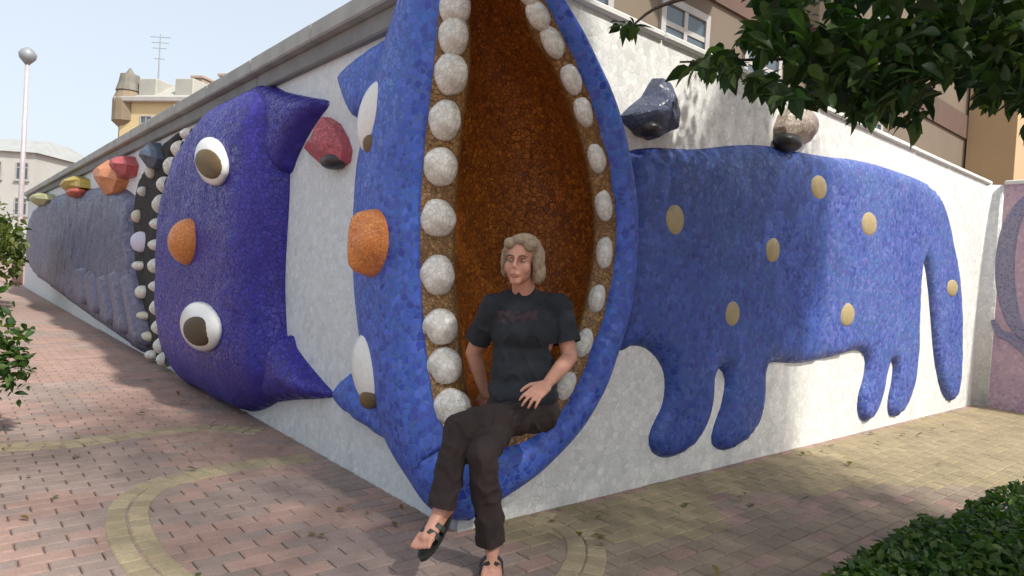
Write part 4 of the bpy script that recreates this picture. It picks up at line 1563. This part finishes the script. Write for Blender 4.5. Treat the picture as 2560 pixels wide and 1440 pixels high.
for cx_ in (348, 455):
    a = at_y(cx_, 600, DIST)
    xx = (a - o0).dot((o1 - o0).normalized())
    db = bmesh.new(); add_box(db, (xx - .7, 0.4, ze + .45), (xx + .7, 3.2, ze + 1.75), hm, 0.06)
    d_ = bm_obj('dormer', db, ROOFM); d_.parent = roof
for f in range(3):
    for k in range(7):
        window(house, hm, 1.6 + k * 1.75, ze - 2.6 - f * 3.1, 0.95, 1.75)
tb = bmesh.new()
tcx = hm @ Vector((0.1, 0.6, 0))
tube(tb, [(tcx.x, tcx.y, 0), (tcx.x, tcx.y, ze - 1.6), (tcx.x, tcx.y, ze - 1.2), (tcx.x, tcx.y, ze + .2), (tcx.x, tcx.y, ze + .9)], [0.55, 0.55, 1.0, 1.0, 0.75], 14)
to_parent(bm_obj('turret', tb, BROWN), house)
tb = bmesh.new()
tube(tb, [(tcx.x, tcx.y, ze + .88), (tcx.x, tcx.y, ze + 1.4), (tcx.x, tcx.y, ze + 2.0), (tcx.x, tcx.y, zat(190, 290)), (tcx.x, tcx.y, zat(172, 290) + .25)], [0.85, 0.7, 0.6, 0.5, 0.05], 14)
to_parent(bm_obj('turret_roof', tb, plain('turret_slate', (0.21, 0.20, 0.16), (0.15, 0.145, 0.12), 2, 0.7, 0.3, 12)), house)
ap = at_y(396, 195, DIST + 4)
ant = empty('antenna_mast', (ap.x, ap.y, ap.z - 1.3), 'thin lattice antenna mast rising above the town house roof', 'antenna')
ab = bmesh.new(); hA = at_y(396, 85, DIST + 4).z - ap.z + 1.3
tube(ab, [(0, 0, 0), (0, 0, hA * .6), (0, 0, hA)], [.07, .05, .03], 6)
bm_obj('mast', ab, metal('mast_steel', (0.35, 0.37, 0.40)), ant)
aer_m = metal('aerial_steel', (0.35, 0.37, 0.40))
for k, zz in enumerate((0.95, .86, .77, .6)):
    ab = bmesh.new()
    w = 0.75 - .12 * k
    tube(ab, [(-w, 0, hA * zz), (w, 0, hA * zz)], [.025, .025], 5)
    bm_obj('aerial', ab, aer_m, ant)

# paler blocks far left
def block(px0, px1, py_top, dist, mat, label, rows, cols, roofmat, depth=9.0):
    a = at_y(px0, 610, dist); b = at_y(px1, 610, dist); a.z = b.z = 0
    m = facade_mtx(a, b - a); W = (b - a).length; H = at_y((px0 + px1) / 2, py_top, dist).z
    r = empty('far_house', a, label, 'house', 'pale houses beyond the wall')
    prism_obj('wall', mat, r, (0, 0, 0), (W, depth, H), m)
    rb = bmesh.new(); vs_ = add_box(rb, (-.3, -.3, H + .003), (W + .3, depth + .3, H + 1.5))
    for v in vs_:
        if v.co.z > H + 1:
            v.co.y = depth / 2 + (v.co.y - depth / 2) * 0.3; v.co.x = W / 2 + (v.co.x - W / 2) * 0.75
    for v in rb.verts: v.co = m @ v.co
    to_parent(bm_obj('roof', rb, roofmat), r)
    for i in range(rows):
        for k in range(cols):
            window(r, m, W * (k + .3) / cols, H - 2.3 - i * 2.9, min(1.2, W / cols * .5), 1.5)
    return r


PALE = plain('pale_render', (0.50, 0.50, 0.47), (0.43, 0.43, 0.41), 0.6, 0.9, 0.2, 6)
PALE2 = plain('sandy_render', (0.47, 0.45, 0.38), (0.40, 0.39, 0.34), 0.6, 0.9, 0.2, 6)
ROOF2 = plain('grey_roof', (0.36, 0.37, 0.36), (0.29, 0.30, 0.30), 1.2, 0.8, 0.3, 10)
block(-260, 78, 372, 52, PALE, 'pale grey house behind the street lamp at the far left', 4, 5, ROOF2)
block(88, 250, 432, 66, PALE2, 'low sandy house with grey roof just left of the ornaments', 2, 5, ROOF2)

# building beyond the right wall
BEIGE = plain('beige_render', (0.18, 0.145, 0.105), (0.15, 0.12, 0.09), 0.5, 0.9, 0.3, 9)
RBROWN = plain('red_brown_brick', (0.13, 0.082, 0.062), (0.10, 0.064, 0.05), 1.2, 0.9, 0.5, 14)
BACK = 4.2
bo = DR * 3.6 - NR * BACK
flat = empty('apartment_building', bo, 'beige and red-brown apartment building with round balconies behind the white wall', 'building')
bmx_ = facade_mtx(bo, DR)
FW_ = 27.0
zb = [0.0, 3.35, 4.05, 6.35, 7.05, 9.4, 10.1, 12.6]
for i in range(len(zb) - 1):
    nm, mt = ('wall', BEIGE) if i % 2 == 0 else ('brick_band', RBROWN)
    y0 = 0.0 if i % 2 == 0 else -0.06
    prism_obj(nm, mt, flat, (0, y0, zb[i] + 0.001), (FW_, 3.5, zb[i + 1] - 0.001), bmx_)
for zf in (1.2, 4.55, 7.5, 10.3):
    for k in range(5):
        window(flat, bmx_, .5 + k * 2.5, zf, 1.35, 1.5)
for k, xx in enumerate((0.4, 2.9, 7.9)):
    for zf in (3.72, 6.72):
        cb = bmesh.new()
        c0 = bmx_ @ Vector((xx + .65, -0.02, 0))
        tube(cb, [(c0.x, c0.y, zf - .30), (c0.x, c0.y, zf - .12), (c0.x, c0.y, zf), (c0.x, c0.y, zf + .001)], [0.35, 0.85, 0.98, 1.02], 24)
        to_parent(bm_obj('balcony_slab', cb, RBROWN), flat)
        cb = bmesh.new()
        tube(cb, [(c0.x, c0.y, zf + .004), (c0.x, c0.y, zf + .95), (c0.x, c0.y, zf + 1.0)], [0.98, 0.98, 1.02], 24)
        to_parent(bm_obj('balcony_front', cb, BEIGE), flat)
# drainpipe, sunlit neighbour at the far right
dpx = 8.0
while proj(bmx_ @ Vector((dpx, -0.12, 3.5)))[0] < 2500: dpx += 0.05
dp = Vector(bmx_ @ Vector((dpx, -0.12, 0)))
db = bmesh.new(); tube(db, [(dp.x, dp.y, 0), (dp.x, dp.y, 6), (dp.x, dp.y, 12.5)], [.09, .09, .09], 10)
to_parent(bm_obj('drainpipe', db, metal('zinc', (0.36, 0.36, 0.33))), flat)
nbx = 12.0
while proj(bmx_ @ Vector((nbx, -1.3, 3.5)))[0] < 2522: nbx += 0.1
nb_o = bmx_ @ Vector((nbx, -1.3, 0))
nb = empty('ochre_building', nb_o, 'sunlit sandy-orange building at the right edge above the mauve wall', 'building')
nm_ = facade_mtx(nb_o, DR)
prism_obj('wall', plain('sandy_orange_render', (0.50, 0.36, 0.20), (0.44, 0.32, 0.19), 0.6, 0.9, 0.2, 8), nb, (0, 0, 0), (9, 1.25, 11.0), nm_)
prism_obj('cornice', FRAME, nb, (-.15, -.2, 11.003), (9.2, 1.2, 11.4), nm_, .04)
for zf in (2.0, 5.0, 8.0):
    for k in range(4):
        window(nb, nm_, 1.3 + k * 2.1, zf, 1.1, 1.6)

#PERSON#
# ------------------------------------------------------------------ the seated person
def rcone(bm, a, b, ra, rb, seg=14, flat=None):
    """closed tapered capsule"""
    a, b = Vector(a), Vector(b)
    d = b - a
    t = d.normalized() if d.length > 1e-6 else Vector((0, 0, 1))
    x = t.orthogonal().normalized(); y = t.cross(x)
    rows = []
    n = 5
    for i in range(n + 1):
        ph = -math.pi / 2 + (math.pi / 2) * i / n
        rows.append((a + t * (ra * math.sin(ph)), ra * math.cos(ph)))
    for i in range(n + 1):
        ph = (math.pi / 2) * i / n
        rows.append((b + t * (rb * math.sin(ph)), rb * math.cos(ph)))
    rings = []
    for c, r in rows:
        r = max(r, 1e-4)
        rings.append([bm.verts.new(c + (x * math.cos(2 * math.pi * k / seg) + y * math.sin(2 * math.pi * k / seg)) * r) for k in range(seg)])
    for i in range(len(rings) - 1):
        for k in range(seg):
            j = (k + 1) % seg
            bm.faces.new((rings[i][k], rings[i][j], rings[i + 1][j], rings[i + 1][k]))
    bm.faces.new(rings[0][::-1]); bm.faces.new(rings[-1])


def ellip(bm, c, axes, r):
    res = bmesh.ops.create_uvsphere(bm, u_segments=20, v_segments=14, radius=1.0)
    for v in res['verts']:
        p = v.co.copy()
        v.co = Vector(c) + axes[0] * (p.x * r[0]) + axes[1] * (p.y * r[1]) + axes[2] * (p.z * r[2])


def fuse(name, bm, voxel, mat, parent, smooth=4, disp=None, cuts=()):
    bmesh.ops.recalc_face_normals(bm, faces=bm.faces)
    me = bpy.data.meshes.new(name + '_raw'); bm.to_mesh(me); bm.free()
    o = bpy.data.objects.new(name, me); COL.objects.link(o)
    md = o.modifiers.new('r', 'REMESH'); md.mode = 'VOXEL'; md.voxel_size = voxel
    dg = bpy.context.evaluated_depsgraph_get()
    dg.update()
    m2 = bpy.data.meshes.new_from_object(o.evaluated_get(dg))
    o.modifiers.clear()
    b2 = bmesh.new(); b2.from_mesh(m2)
    for _ in range(smooth):
        bmesh.ops.smooth_vert(b2, verts=b2.verts, factor=0.5, use_axis_x=True, use_axis_y=True, use_axis_z=True)
    if disp:
        b2.normal_update()
        mv = [(v, v.normal.copy() * disp(v.co, v.normal)) for v in b2.verts]
        for v, d in mv:
            v.co += d
    if name == 'body':
        hv_ = [v for v in b2.verts if (v.co - HC).length < .17]
        for _ in range(9):
            bmesh.ops.smooth_vert(b2, verts=hv_, factor=0.5, use_axis_x=True, use_axis_y=True, use_axis_z=True)
    for co, no, rad in cuts:
        fs_ = [f for f in b2.faces if (f.calc_center_median() - co).length < rad]
        gs_ = fs_ + list({e for f in fs_ for e in f.edges}) + list({v for f in fs_ for v in f.verts})
        bmesh.ops.bisect_plane(b2, geom=gs_, plane_co=co, plane_no=no, clear_outer=True)
    b2.to_mesh(m2); b2.free()
    m2.name = name
    m2.materials.clear(); m2.materials.append(mat)
    m2.polygons.foreach_set('use_smooth', [True] * len(m2.polygons))
    o.data = m2
    bpy.data.meshes.remove(me)
    return to_parent(o, parent)


XA, YA, ZA = Vector((1, 0, 0)), Vector((0, 1, 0)), Vector((0, 0, 1))
J = dict(
    pel=at_y(1308, 1012, -0.12), waist=at_y(1308, 945, -0.08), chest=at_y(1314, 835, -0.07), neck=at_y(1312, 738, -0.07), nek2=at_y(1306, 700, -0.11),
    head=at_y(1303, 647, -0.15), shL=at_y(1232, 768, -0.08), shR=at_y(1400, 768, -0.04), elL=at_y(1183, 880, 0.06), wrL=at_y(1212, 985, 0.16),
    elR=at_y(1424, 893, -0.10), wrR=at_y(1366, 962, -0.30), hipL=at_y(1268, 1030, -0.15), hipR=at_y(1352, 1032, -0.13),
    knR=at_y(1150, 1068, -0.44), anR=at_y(1100, 1282, -0.50), toR=at_y(1052, 1362, -0.62), knL=at_y(1205, 1135, -0.50), anL=at_y(1230, 1372, -0.43), toL=at_y(1230, 1425, -0.60))
J['anL'].z = 0.105; J['toL'].z = 0.045
SKIN = plain('skin', (0.52, 0.27, 0.19), (0.45, 0.22, 0.15), 14, 0.5, 0.15, 120, dist=0.001)
SKIN.node_tree.nodes['Principled BSDF'].inputs['Subsurface Weight'].default_value = 0.12
SKIN.node_tree.nodes['Principled BSDF'].inputs['Subsurface Radius'].default_value = (0.02, 0.008, 0.004)
person = empty('person', (J['anL'].x, J['anL'].y, 0.0),
               'person in dark T-shirt and dark brown trousers sitting cross-legged in the open mouth', 'person')
# head axes: looking a little to the left of the camera
hf_ = (Vector((-0.30, -1.0, -0.04))).normalized()          # forward
hx = (hf_.cross(ZA)).normalized() * -1                      # viewer's right
hz_ = hx.cross(-hf_).normalized()
if hz_.z < 0: hz_ = -hz_
hz_ = (hz_ + hx * 0.05).normalized()
HA = (hx if hx.x > 0 else -hx, -hf_, hz_)
HC = J['head'] + Vector((0, 0, -0.012))
HS = 1.07


def hl(x, y, z):
    return HC + (HA[0] * x + HA[1] * y + HA[2] * z) * HS


bm = bmesh.new()
ellip(bm, hl(0, 0.012, 0.035), HA, (0.075, 0.093, 0.086))
ellip(bm, hl(0, -.020, -.038), HA, (.062, .068, .072))
rcone(bm, hl(-.010, -.064, -.090), hl(.010, -.064, -.090), .020, .020)
for s_ in (-1, 1):
    ellip(bm, hl(s_ * .036, -.052, -.026), HA, (.028, .030, .036))
    ellip(bm, hl(s_ * .077, .012, -.008), HA, (.010, .018, .031))
    rcone(bm, hl(s_ * .014, -.080, .024), hl(s_ * .046, -.070, .022), .010, .009)
    ellip(bm, hl(s_ * .011, -.098, -.030), HA, (.009, .010, .008))
rcone(bm, hl(0, -.084, .018), hl(0, -.103, -.020), .0080, .0115)
ellip(bm, hl(0, -.083, -.060), HA, (.025, .013, .013))
rcone(bm, J['nek2'], J['neck'] + Vector((0, 0.02, -0.02)), .056, .062)
rcone(bm, hl(0, .02, -.05), J['neck'] + Vector((0, .02, 0)), .055, .060)
ch = J['chest']
ellip(bm, ch, (XA, YA, ZA), (.150, .095, .17))
ellip(bm, J['waist'], (XA, YA, ZA), (.125, .09, .12))
ellip(bm, J['pel'], (XA, YA, ZA), (.145, .105, .10))
rcone(bm, J['shL'], J['neck'] + Vector((0, .02, -.03)), .046, .046); rcone(bm, J['shR'], J['neck'] + Vector((0, .02, -.03)), .046, .046)
for sh, el, wr in (('shL', 'elL', 'wrL'), ('shR', 'elR', 'wrR')):
    rcone(bm, J[sh], J[el], .052, .040)
    rcone(bm, J[el], J[el].lerp(J[wr], .35), .040, .040)
    rcone(bm, J[el].lerp(J[wr], .35), J[wr], .040, .026)
for hp_, kn, an in (('hipL', 'knL', 'anL'), ('hipR', 'knR', 'anR')):
    rcone(bm, J[hp_], J[kn], .082, .052); rcone(bm, J[kn], J[kn].lerp(J[an], .35), .052, .050); rcone(bm, J[kn].lerp(J[an], .35), J[an], .050, .036)


def hand(bm, w, fwd, nrm, thumb, curl, spread=0.16, sc=1.0):
    """palm built from four metacarpals, four unequal fingers, thumb from the side near the wrist; nrm = back of the hand"""
    fwd = fwd.normalized(); nrm = (nrm - fwd * nrm.dot(fwd)).normalized(); side = (fwd.cross(nrm)).normalized() * thumb
    L = [.070, .080, .074, .058]
    for k in range(4):
        o_ = (1.5 - k) * .0195 * sc
        kn = w + fwd * (.088 - .004 * abs(k - 1)) * sc + side * o_
        rcone(bm, w + side * o_ * .7 + fwd * .01, kn, .0150 * sc, .0120 * sc, 10)
        d = (fwd + side * (1.5 - k) * spread).normalized()
        p = kn
        ang = curl
        for seg_, (ll, r0, r1) in enumerate(((.45, .0095, .0088), (.31, .0088, .0080), (.24, .0080, .0068))):
            dd = (d * math.cos(ang) - nrm * math.sin(ang)).normalized()
            q = p + dd * (L[k] * ll * sc * 1.05)
            rcone(bm, p, q, r0 * sc, r1 * sc, 10)
            p = q; ang += curl * 0.9
    t0 = w + fwd * .022 * sc + side * .026 * sc
    t1 = t0 + (fwd * .75 + side * .75 - nrm * .25).normalized() * .042 * sc
    t2 = t1 + (fwd * .95 + side * .30 - nrm * .30).normalized() * .032 * sc
    t3 = t2 + (fwd * .98 + side * .10 - nrm * .35).normalized() * .025 * sc
    rcone(bm, t0, t1, .0145 * sc, .0115 * sc, 10); rcone(bm, t1, t2, .0112 * sc, .0100 * sc, 10); rcone(bm, t2, t3, .0098 * sc, .0078 * sc, 10)


fR = (at_y(1318, 1000, -0.40) - J['wrR'])
hand(bm, J['wrR'], fR, Vector((0.25, -0.45, 0.85)), 1, 0.38)
hand(bm, J['wrL'], Vector((0.1, 0.35, -0.9)), Vector((-0.2, -0.9, -0.3)), 1, 0.3)


def foot(bm, an, toe, up):
    d = (toe - an); d = d.normalized(); side = d.cross(up).normalized(); up2 = side.cross(d).normalized()
    heel = an - d * .045 - up2 * .035
    ball = toe - d * .035
    rcone(bm, an, heel, .034, .030); rcone(bm, heel, ball, .028, .026); rcone(bm, an, ball, .034, .022)
    rcone(bm, heel, ball + side * .026, .024, .018); rcone(bm, heel, ball - side * .028, .024, .019)
    for k in range(5):
        s0 = (k - 2) * .0165
        rcone(bm, ball + side * s0, ball + side * s0 * 1.15 + d * (.052 - .006 * abs(k - 3.2)) - up2 * .006, .0125, .0095 if k < 4 else .0125, 10)
    return d, side, up2, heel, ball


upR = Vector((-0.35, -0.55, 0.75))
fRr = foot(bm, J['anR'], J['toR'], upR)
fLl = foot(bm, J['anL'], J['toL'], ZA)
fuse('body', bm, 0.0048, SKIN, person, 3)

# face details
EYEW = plain('eye_white', (0.42, 0.38, 0.35), None, 5, 0.25, 0.0, 5)
IRIS = plain('iris', (0.09, 0.07, 0.05), None, 5, 0.2, 0.0, 5)
LIP = plain('lips', (0.42, 0.16, 0.13), None, 20, 0.45, 0.1, 90)
HAIRG = plain('grey_brown_hair', (0.34, 0.265, 0.18), (0.20, 0.15, 0.10), 60, 0.55, 0.9, 190, dist=0.004)
BROW = plain('brow', (0.10, 0.075, 0.06), None, 20, 0.8, 0.3, 90)
for s_ in (-1, 1):
    bm = bmesh.new(); ellip(bm, hl(s_ * .030, -.0755, .004), HA, (.0130, .010, .0056))
    e = to_parent(bm_obj('eye', bm, EYEW, None, True), person)
    bm = bmesh.new(); ellip(bm, hl(s_ * .030 - .002, -.0830, .004), HA, (.0054, .0040, .0050))
    i_ = bm_obj('iris', bm, IRIS, None, True); i_.parent = e
    bm = bmesh.new(); rcone(bm, hl(s_ * .014, -.0895, .0235), hl(s_ * .032, -.0860, .0275), .0032, .0036, 8); rcone(bm, hl(s_ * .032, -.0860, .0275), hl(s_ * .050, -.0745, .021), .0034, .002, 8)
    to_parent(bm_obj('eyebrow', bm, BROW, None, True), person)
bm = bmesh.new()
rcone(bm, hl(-.019, -.0895, -.0595), hl(0, -.0965, -.0565), .0022, .0042, 8); rcone(bm, hl(.019, -.0895, -.0595), hl(0, -.0965, -.0565), .0022, .0042, 8)
rcone(bm, hl(-.016, -.0895, -.0625), hl(.016, -.0895, -.0625), .0040, .0040, 8); ellip(bm, hl(0, -.0935, -.0645), HA, (.014, .0050, .0050))
to_parent(bm_obj('lips', bm, LIP, None, True), person)
# hair: chin-length, fuller on the right of the picture
bm = bmesh.new()
ellip(bm, hl(0, .028, .052), HA, (.090, .098, .084))
ellip(bm, hl(0.01, -.030, .098), HA, (.060, .050, .032))
ellip(bm, hl(-.045, -.045, .080), HA, (.034, .032, .030))
ellip(bm, hl(.050, -.045, .076), HA, (.034, .034, .034))
ellip(bm, hl(.082, .004, .008), HA, (.030, .050, .072))
ellip(bm, hl(.086, .020, -.048), HA, (.032, .048, .058))
ellip(bm, hl(-.080, .020, .012), HA, (.022, .048, .066))
ellip(bm, hl(-.078, .034, -.036), HA, (.020, .040, .048))
ellip(bm, hl(0.01, .070, -.03), HA, (.088, .050, .090))
fuse('hair', bm, 0.0036, HAIRG, person, 2, lambda c, n: 0.0022 * noise.noise(Vector((c.x * 90, c.y * 90, c.z * 7))) + 0.0035 * noise.noise(Vector((c.x * 230, c.y * 230, c.z * 10))))


# clothes
def fold(c, k=1.0, sx=11, sz=6):
    a = noise.noise(Vector((c.x * sx, c.y * sx, c.z * sz)))
    b = noise.noise(Vector((c.x * 26 + 4, c.y * 26, c.z * 17 + a * 2)))
    r_ = max(0.0, 1 - abs(a) * 3.2)
    return k * (0.0065 * r_ ** 2 - 0.002 + 0.0035 * b)


tm, tnt, tb_ = new_mat('dark_tshirt')
tc = node(tnt, 'ShaderNodeTexCoord')
PC = at_y(1292, 792, -0.17)
mp = node(tnt, 'ShaderNodeMapping'); mp.inputs['Location'].default_value = (-PC.x, -PC.y, -PC.z)
# world position of the chest print
geo_ = node(tnt, 'ShaderNodeNewGeometry'); tnt.links.new(geo_.outputs['Position'], mp.inputs['Vector'])
sep = node(tnt, 'ShaderNodeSeparateXYZ'); tnt.links.new(mp.outputs[0], sep.inputs[0])


def mth(op, a, b=None, c=None):
    n = node(tnt, 'ShaderNodeMath', operation=op)
    for i, x in enumerate((a, b, c)):
        if x is None: continue
        if hasattr(x, 'links'): tnt.links.new(x, n.inputs[i])
        else: n.inputs[i].default_value = x
    return n.outputs[0]


ax_ = mth('ABSOLUTE', sep.outputs[0]); az_ = mth('ABSOLUTE', mth('ADD', sep.outputs[2], mth('MULTIPLY', sep.outputs[0], -0.08)))
inx = mth('LESS_THAN', ax_, 0.105); inz = mth('LESS_THAN', az_, 0.030); front = mth('LESS_THAN', sep.outputs[1], 0.09)
pn = node(tnt, 'ShaderNodeTexNoise', Scale=38.0, Detail=3.0); tnt.links.new(mp.outputs[0], pn.inputs['Vector'])
pm = mth('MULTIPLY', mth('MULTIPLY', mth('MULTIPLY', inx, inz), front), mth('MULTIPLY', mth('GREATER_THAN', pn.outputs['Fac'], 0.50), 0.20))
fn = node(tnt, 'ShaderNodeTexNoise', Scale=7.0, Detail=5.0); tnt.links.new(tc.outputs['Object'], fn.inputs['Vector'])
fr_ = ramp(tnt, [(0.3, (0.010, 0.014, 0.020)), (0.7, (0.018, 0.022, 0.029))]); tnt.links.new(fn.outputs['Fac'], fr_.inputs[0])
tnt.links.new(mixc(tnt, pm, fr_.outputs[0], (0.16, 0.05, 0.045)), tb_.inputs['Base Color'])
tb_.inputs['Roughness'].default_value = 0.9
wv = node(tnt, 'ShaderNodeTexNoise', Scale=260.0, Detail=2.0); tnt.links.new(tc.outputs['Object'], wv.inputs['Vector'])
bp_ = node(tnt, 'ShaderNodeBump'); bp_.inputs['Strength'].default_value = .3; bp_.inputs['Distance'].default_value = .001
tnt.links.new(wv.outputs['Fac'], bp_.inputs['Height']); tnt.links.new(bp_.outputs[0], tb_.inputs['Normal'])

bm = bmesh.new()
ellip(bm, ch + Vector((0, 0, .012)), (XA, YA, ZA), (.178, .122, .175))
ellip(bm, ch + Vector((0, -.03, .005)), (XA, YA, ZA), (.150, .115, .10))
ellip(bm, J['waist'] + Vector((0, -.005, .03)), (XA, YA, ZA), (.168, .128, .16))
ellip(bm, J['pel'] + Vector((0, -.005, .055)), (XA, YA, ZA), (.178, .135, .085))
for a_, e_ in (('shL', 'elL'), ('shR', 'elR')):
    rcone(bm, J['neck'] + Vector((0, .02, -.022)), J[a_], .064, .066)
    rcone(bm, J[a_], J[a_].lerp(J[e_], .78), .068, .068)
rcone(bm, J['neck'] + Vector((0, .015, -.03)), J['neck'] + Vector((-.004, .0, .012)), .082, .066)
ellip(bm, ch.lerp(J['waist'], .55), (XA, YA, ZA), (.166, .124, .15))
ellip(bm, J['waist'].lerp(J['pel'], .4), (XA, YA, ZA), (.172, .130, .11))
tcut = [(J[a_].lerp(J[e_], .72), (J[e_] - J[a_]).normalized(), .11) for a_, e_ in (('shL', 'elL'), ('shR', 'elR'))]
fuse('tshirt', bm, 0.006, tm, person, 5, lambda c, n: fold(c, 1.5), tcut)
TRO = plain('dark_brown_trousers', (0.026, 0.015, 0.014), (0.016, 0.010, 0.010), 9, 0.85, 0.35, 240, dist=0.001)
bm = bmesh.new()
ellip(bm, J['pel'] + Vector((0, 0.01, -.005)), (XA, YA, ZA), (.178, .135, .105))
for hp_, kn, an, w0 in (('hipL', 'knL', 'anL', .092), ('hipR', 'knR', 'anR', .096)):
    rcone(bm, J[hp_], J[kn], w0, .070)
    k_, a_ = J[kn], J[an]
    rcone(bm, k_, k_.lerp(a_, .5), .070, .066)
    rcone(bm, k_.lerp(a_, .5), k_.lerp(a_, .98), .066, .068)
hem = [(J[kn].lerp(J[an], .93), (J[an] - J[kn]).normalized(), .16) for kn, an in (('knL', 'anL'), ('knR', 'anR'))]
fuse('trousers', bm, 0.006, TRO, person, 5, lambda c, n: fold(c, 1.5, 9, 9), hem)
# sandals: sole and straps
SAN = plain('black_leather', (0.022, 0.024, 0.022), (0.015, 0.016, 0.015), 20, 0.5, 0.3, 150, dist=0.001)
for (d, side, up2, heel, ball) in (fRr, fLl):
    bm = bmesh.new()
    n_ = 14
    ring_t, ring_b = [], []
    for k in range(n_):
        a = 2 * math.pi * k / n_
        cx__ = math.cos(a); sy__ = math.sin(a)
        L_ = (ball - heel).length / 2 + .052
        c_ = heel.lerp(ball, .5) + d * .022
        wdt = .040 + .010 * cx__
        p = c_ + d * (cx__ * L_) + side * (sy__ * wdt) - up2 * .029
        ring_t.append(bm.verts.new(p)); ring_b.append(bm.verts.new(p - up2 * .018))
    bm.faces.new(ring_t); bm.faces.new(ring_b[::-1])
    for k in range(n_):
        j = (k + 1) % n_
        bm.faces.new((ring_t[k], ring_t[j], ring_b[j], ring_b[k]))
    bmesh.ops.recalc_face_normals(bm, faces=bm.faces)
    so_ = to_parent(bm_obj('sandal', bm, SAN), person)
    for fr2 in (.86, .62):
        bm = bmesh.new()
        c_ = heel.lerp(ball, fr2) - up2 * .012
        pp = [c_ + side * (math.cos(t) * .050) + up2 * (math.sin(t) * (.045 + .02 * (1 - fr2))) - up2 * .012 for t in np.linspace(0, math.pi, 11)]
        vs, fs = [], []
        for p in pp:
            vs += [p - d * .012, p + d * .012, p + d * .012 + (p - c_).normalized() * .004, p - d * .012 + (p - c_).normalized() * .004]
        for i in range(10):
            for k in range(4):
                fs.append((4 * i + k, 4 * i + (k + 1) % 4, 4 * i + 4 + (k + 1) % 4, 4 * i + 4 + k))
        bm.free()
        st_ = mesh_obj('strap', vs, fs, SAN); st_.parent = so_

# ------------------------------------------------------------------ fallen leaves and grit on the paving
FL = leaf_mat('fallen_leaf', (0.16, 0.10, 0.04), (0.26, 0.19, 0.06), (0.10, 0.12, 0.03))
fme, fV, fF = leaf_mesh('fallen_leaf', FL, 0.07, 0.045)
av_, af_ = [], []
lr = random.Random(11)
cnt = 0
while cnt < 85:
    if lr.random() < .55:
        sgn_ = lr.random() < .4
        u_ = lr.uniform(.2, 6.5); w_ = abs(lr.gauss(0, .35)) + .07
        p = (DL * u_ + NL * w_) if sgn_ else (DR * u_ + NR * w_)
    else:
        p = Vector((lr.uniform(-3.5, 4), lr.uniform(-1.6, 1.5), 0))
    if p.dot(NL) < .05 and p.dot(NR) < .05: continue
    p.z = 0.008
    R3 = np.array(Matrix.Rotation(lr.uniform(0, 6.28), 3, 'Z') @ Matrix.Rotation(lr.gauss(0, .18), 3, 'X')) * lr.uniform(.5, 1.0)
    b0 = len(av_)
    vv = fV @ R3.T; vv[:, 2] -= vv[:, 2].min()
    av_ += [tuple(x + np.array(p)) for x in vv]
    af_ += [tuple(b0 + i for i in f) for f in fF]
    cnt += 1
fl_o = mesh_obj('fallen_leaves', av_, af_, FL)
tag(fl_o, 'scattered small dry leaves lying on the paving along the walls', None, None, 'stuff')
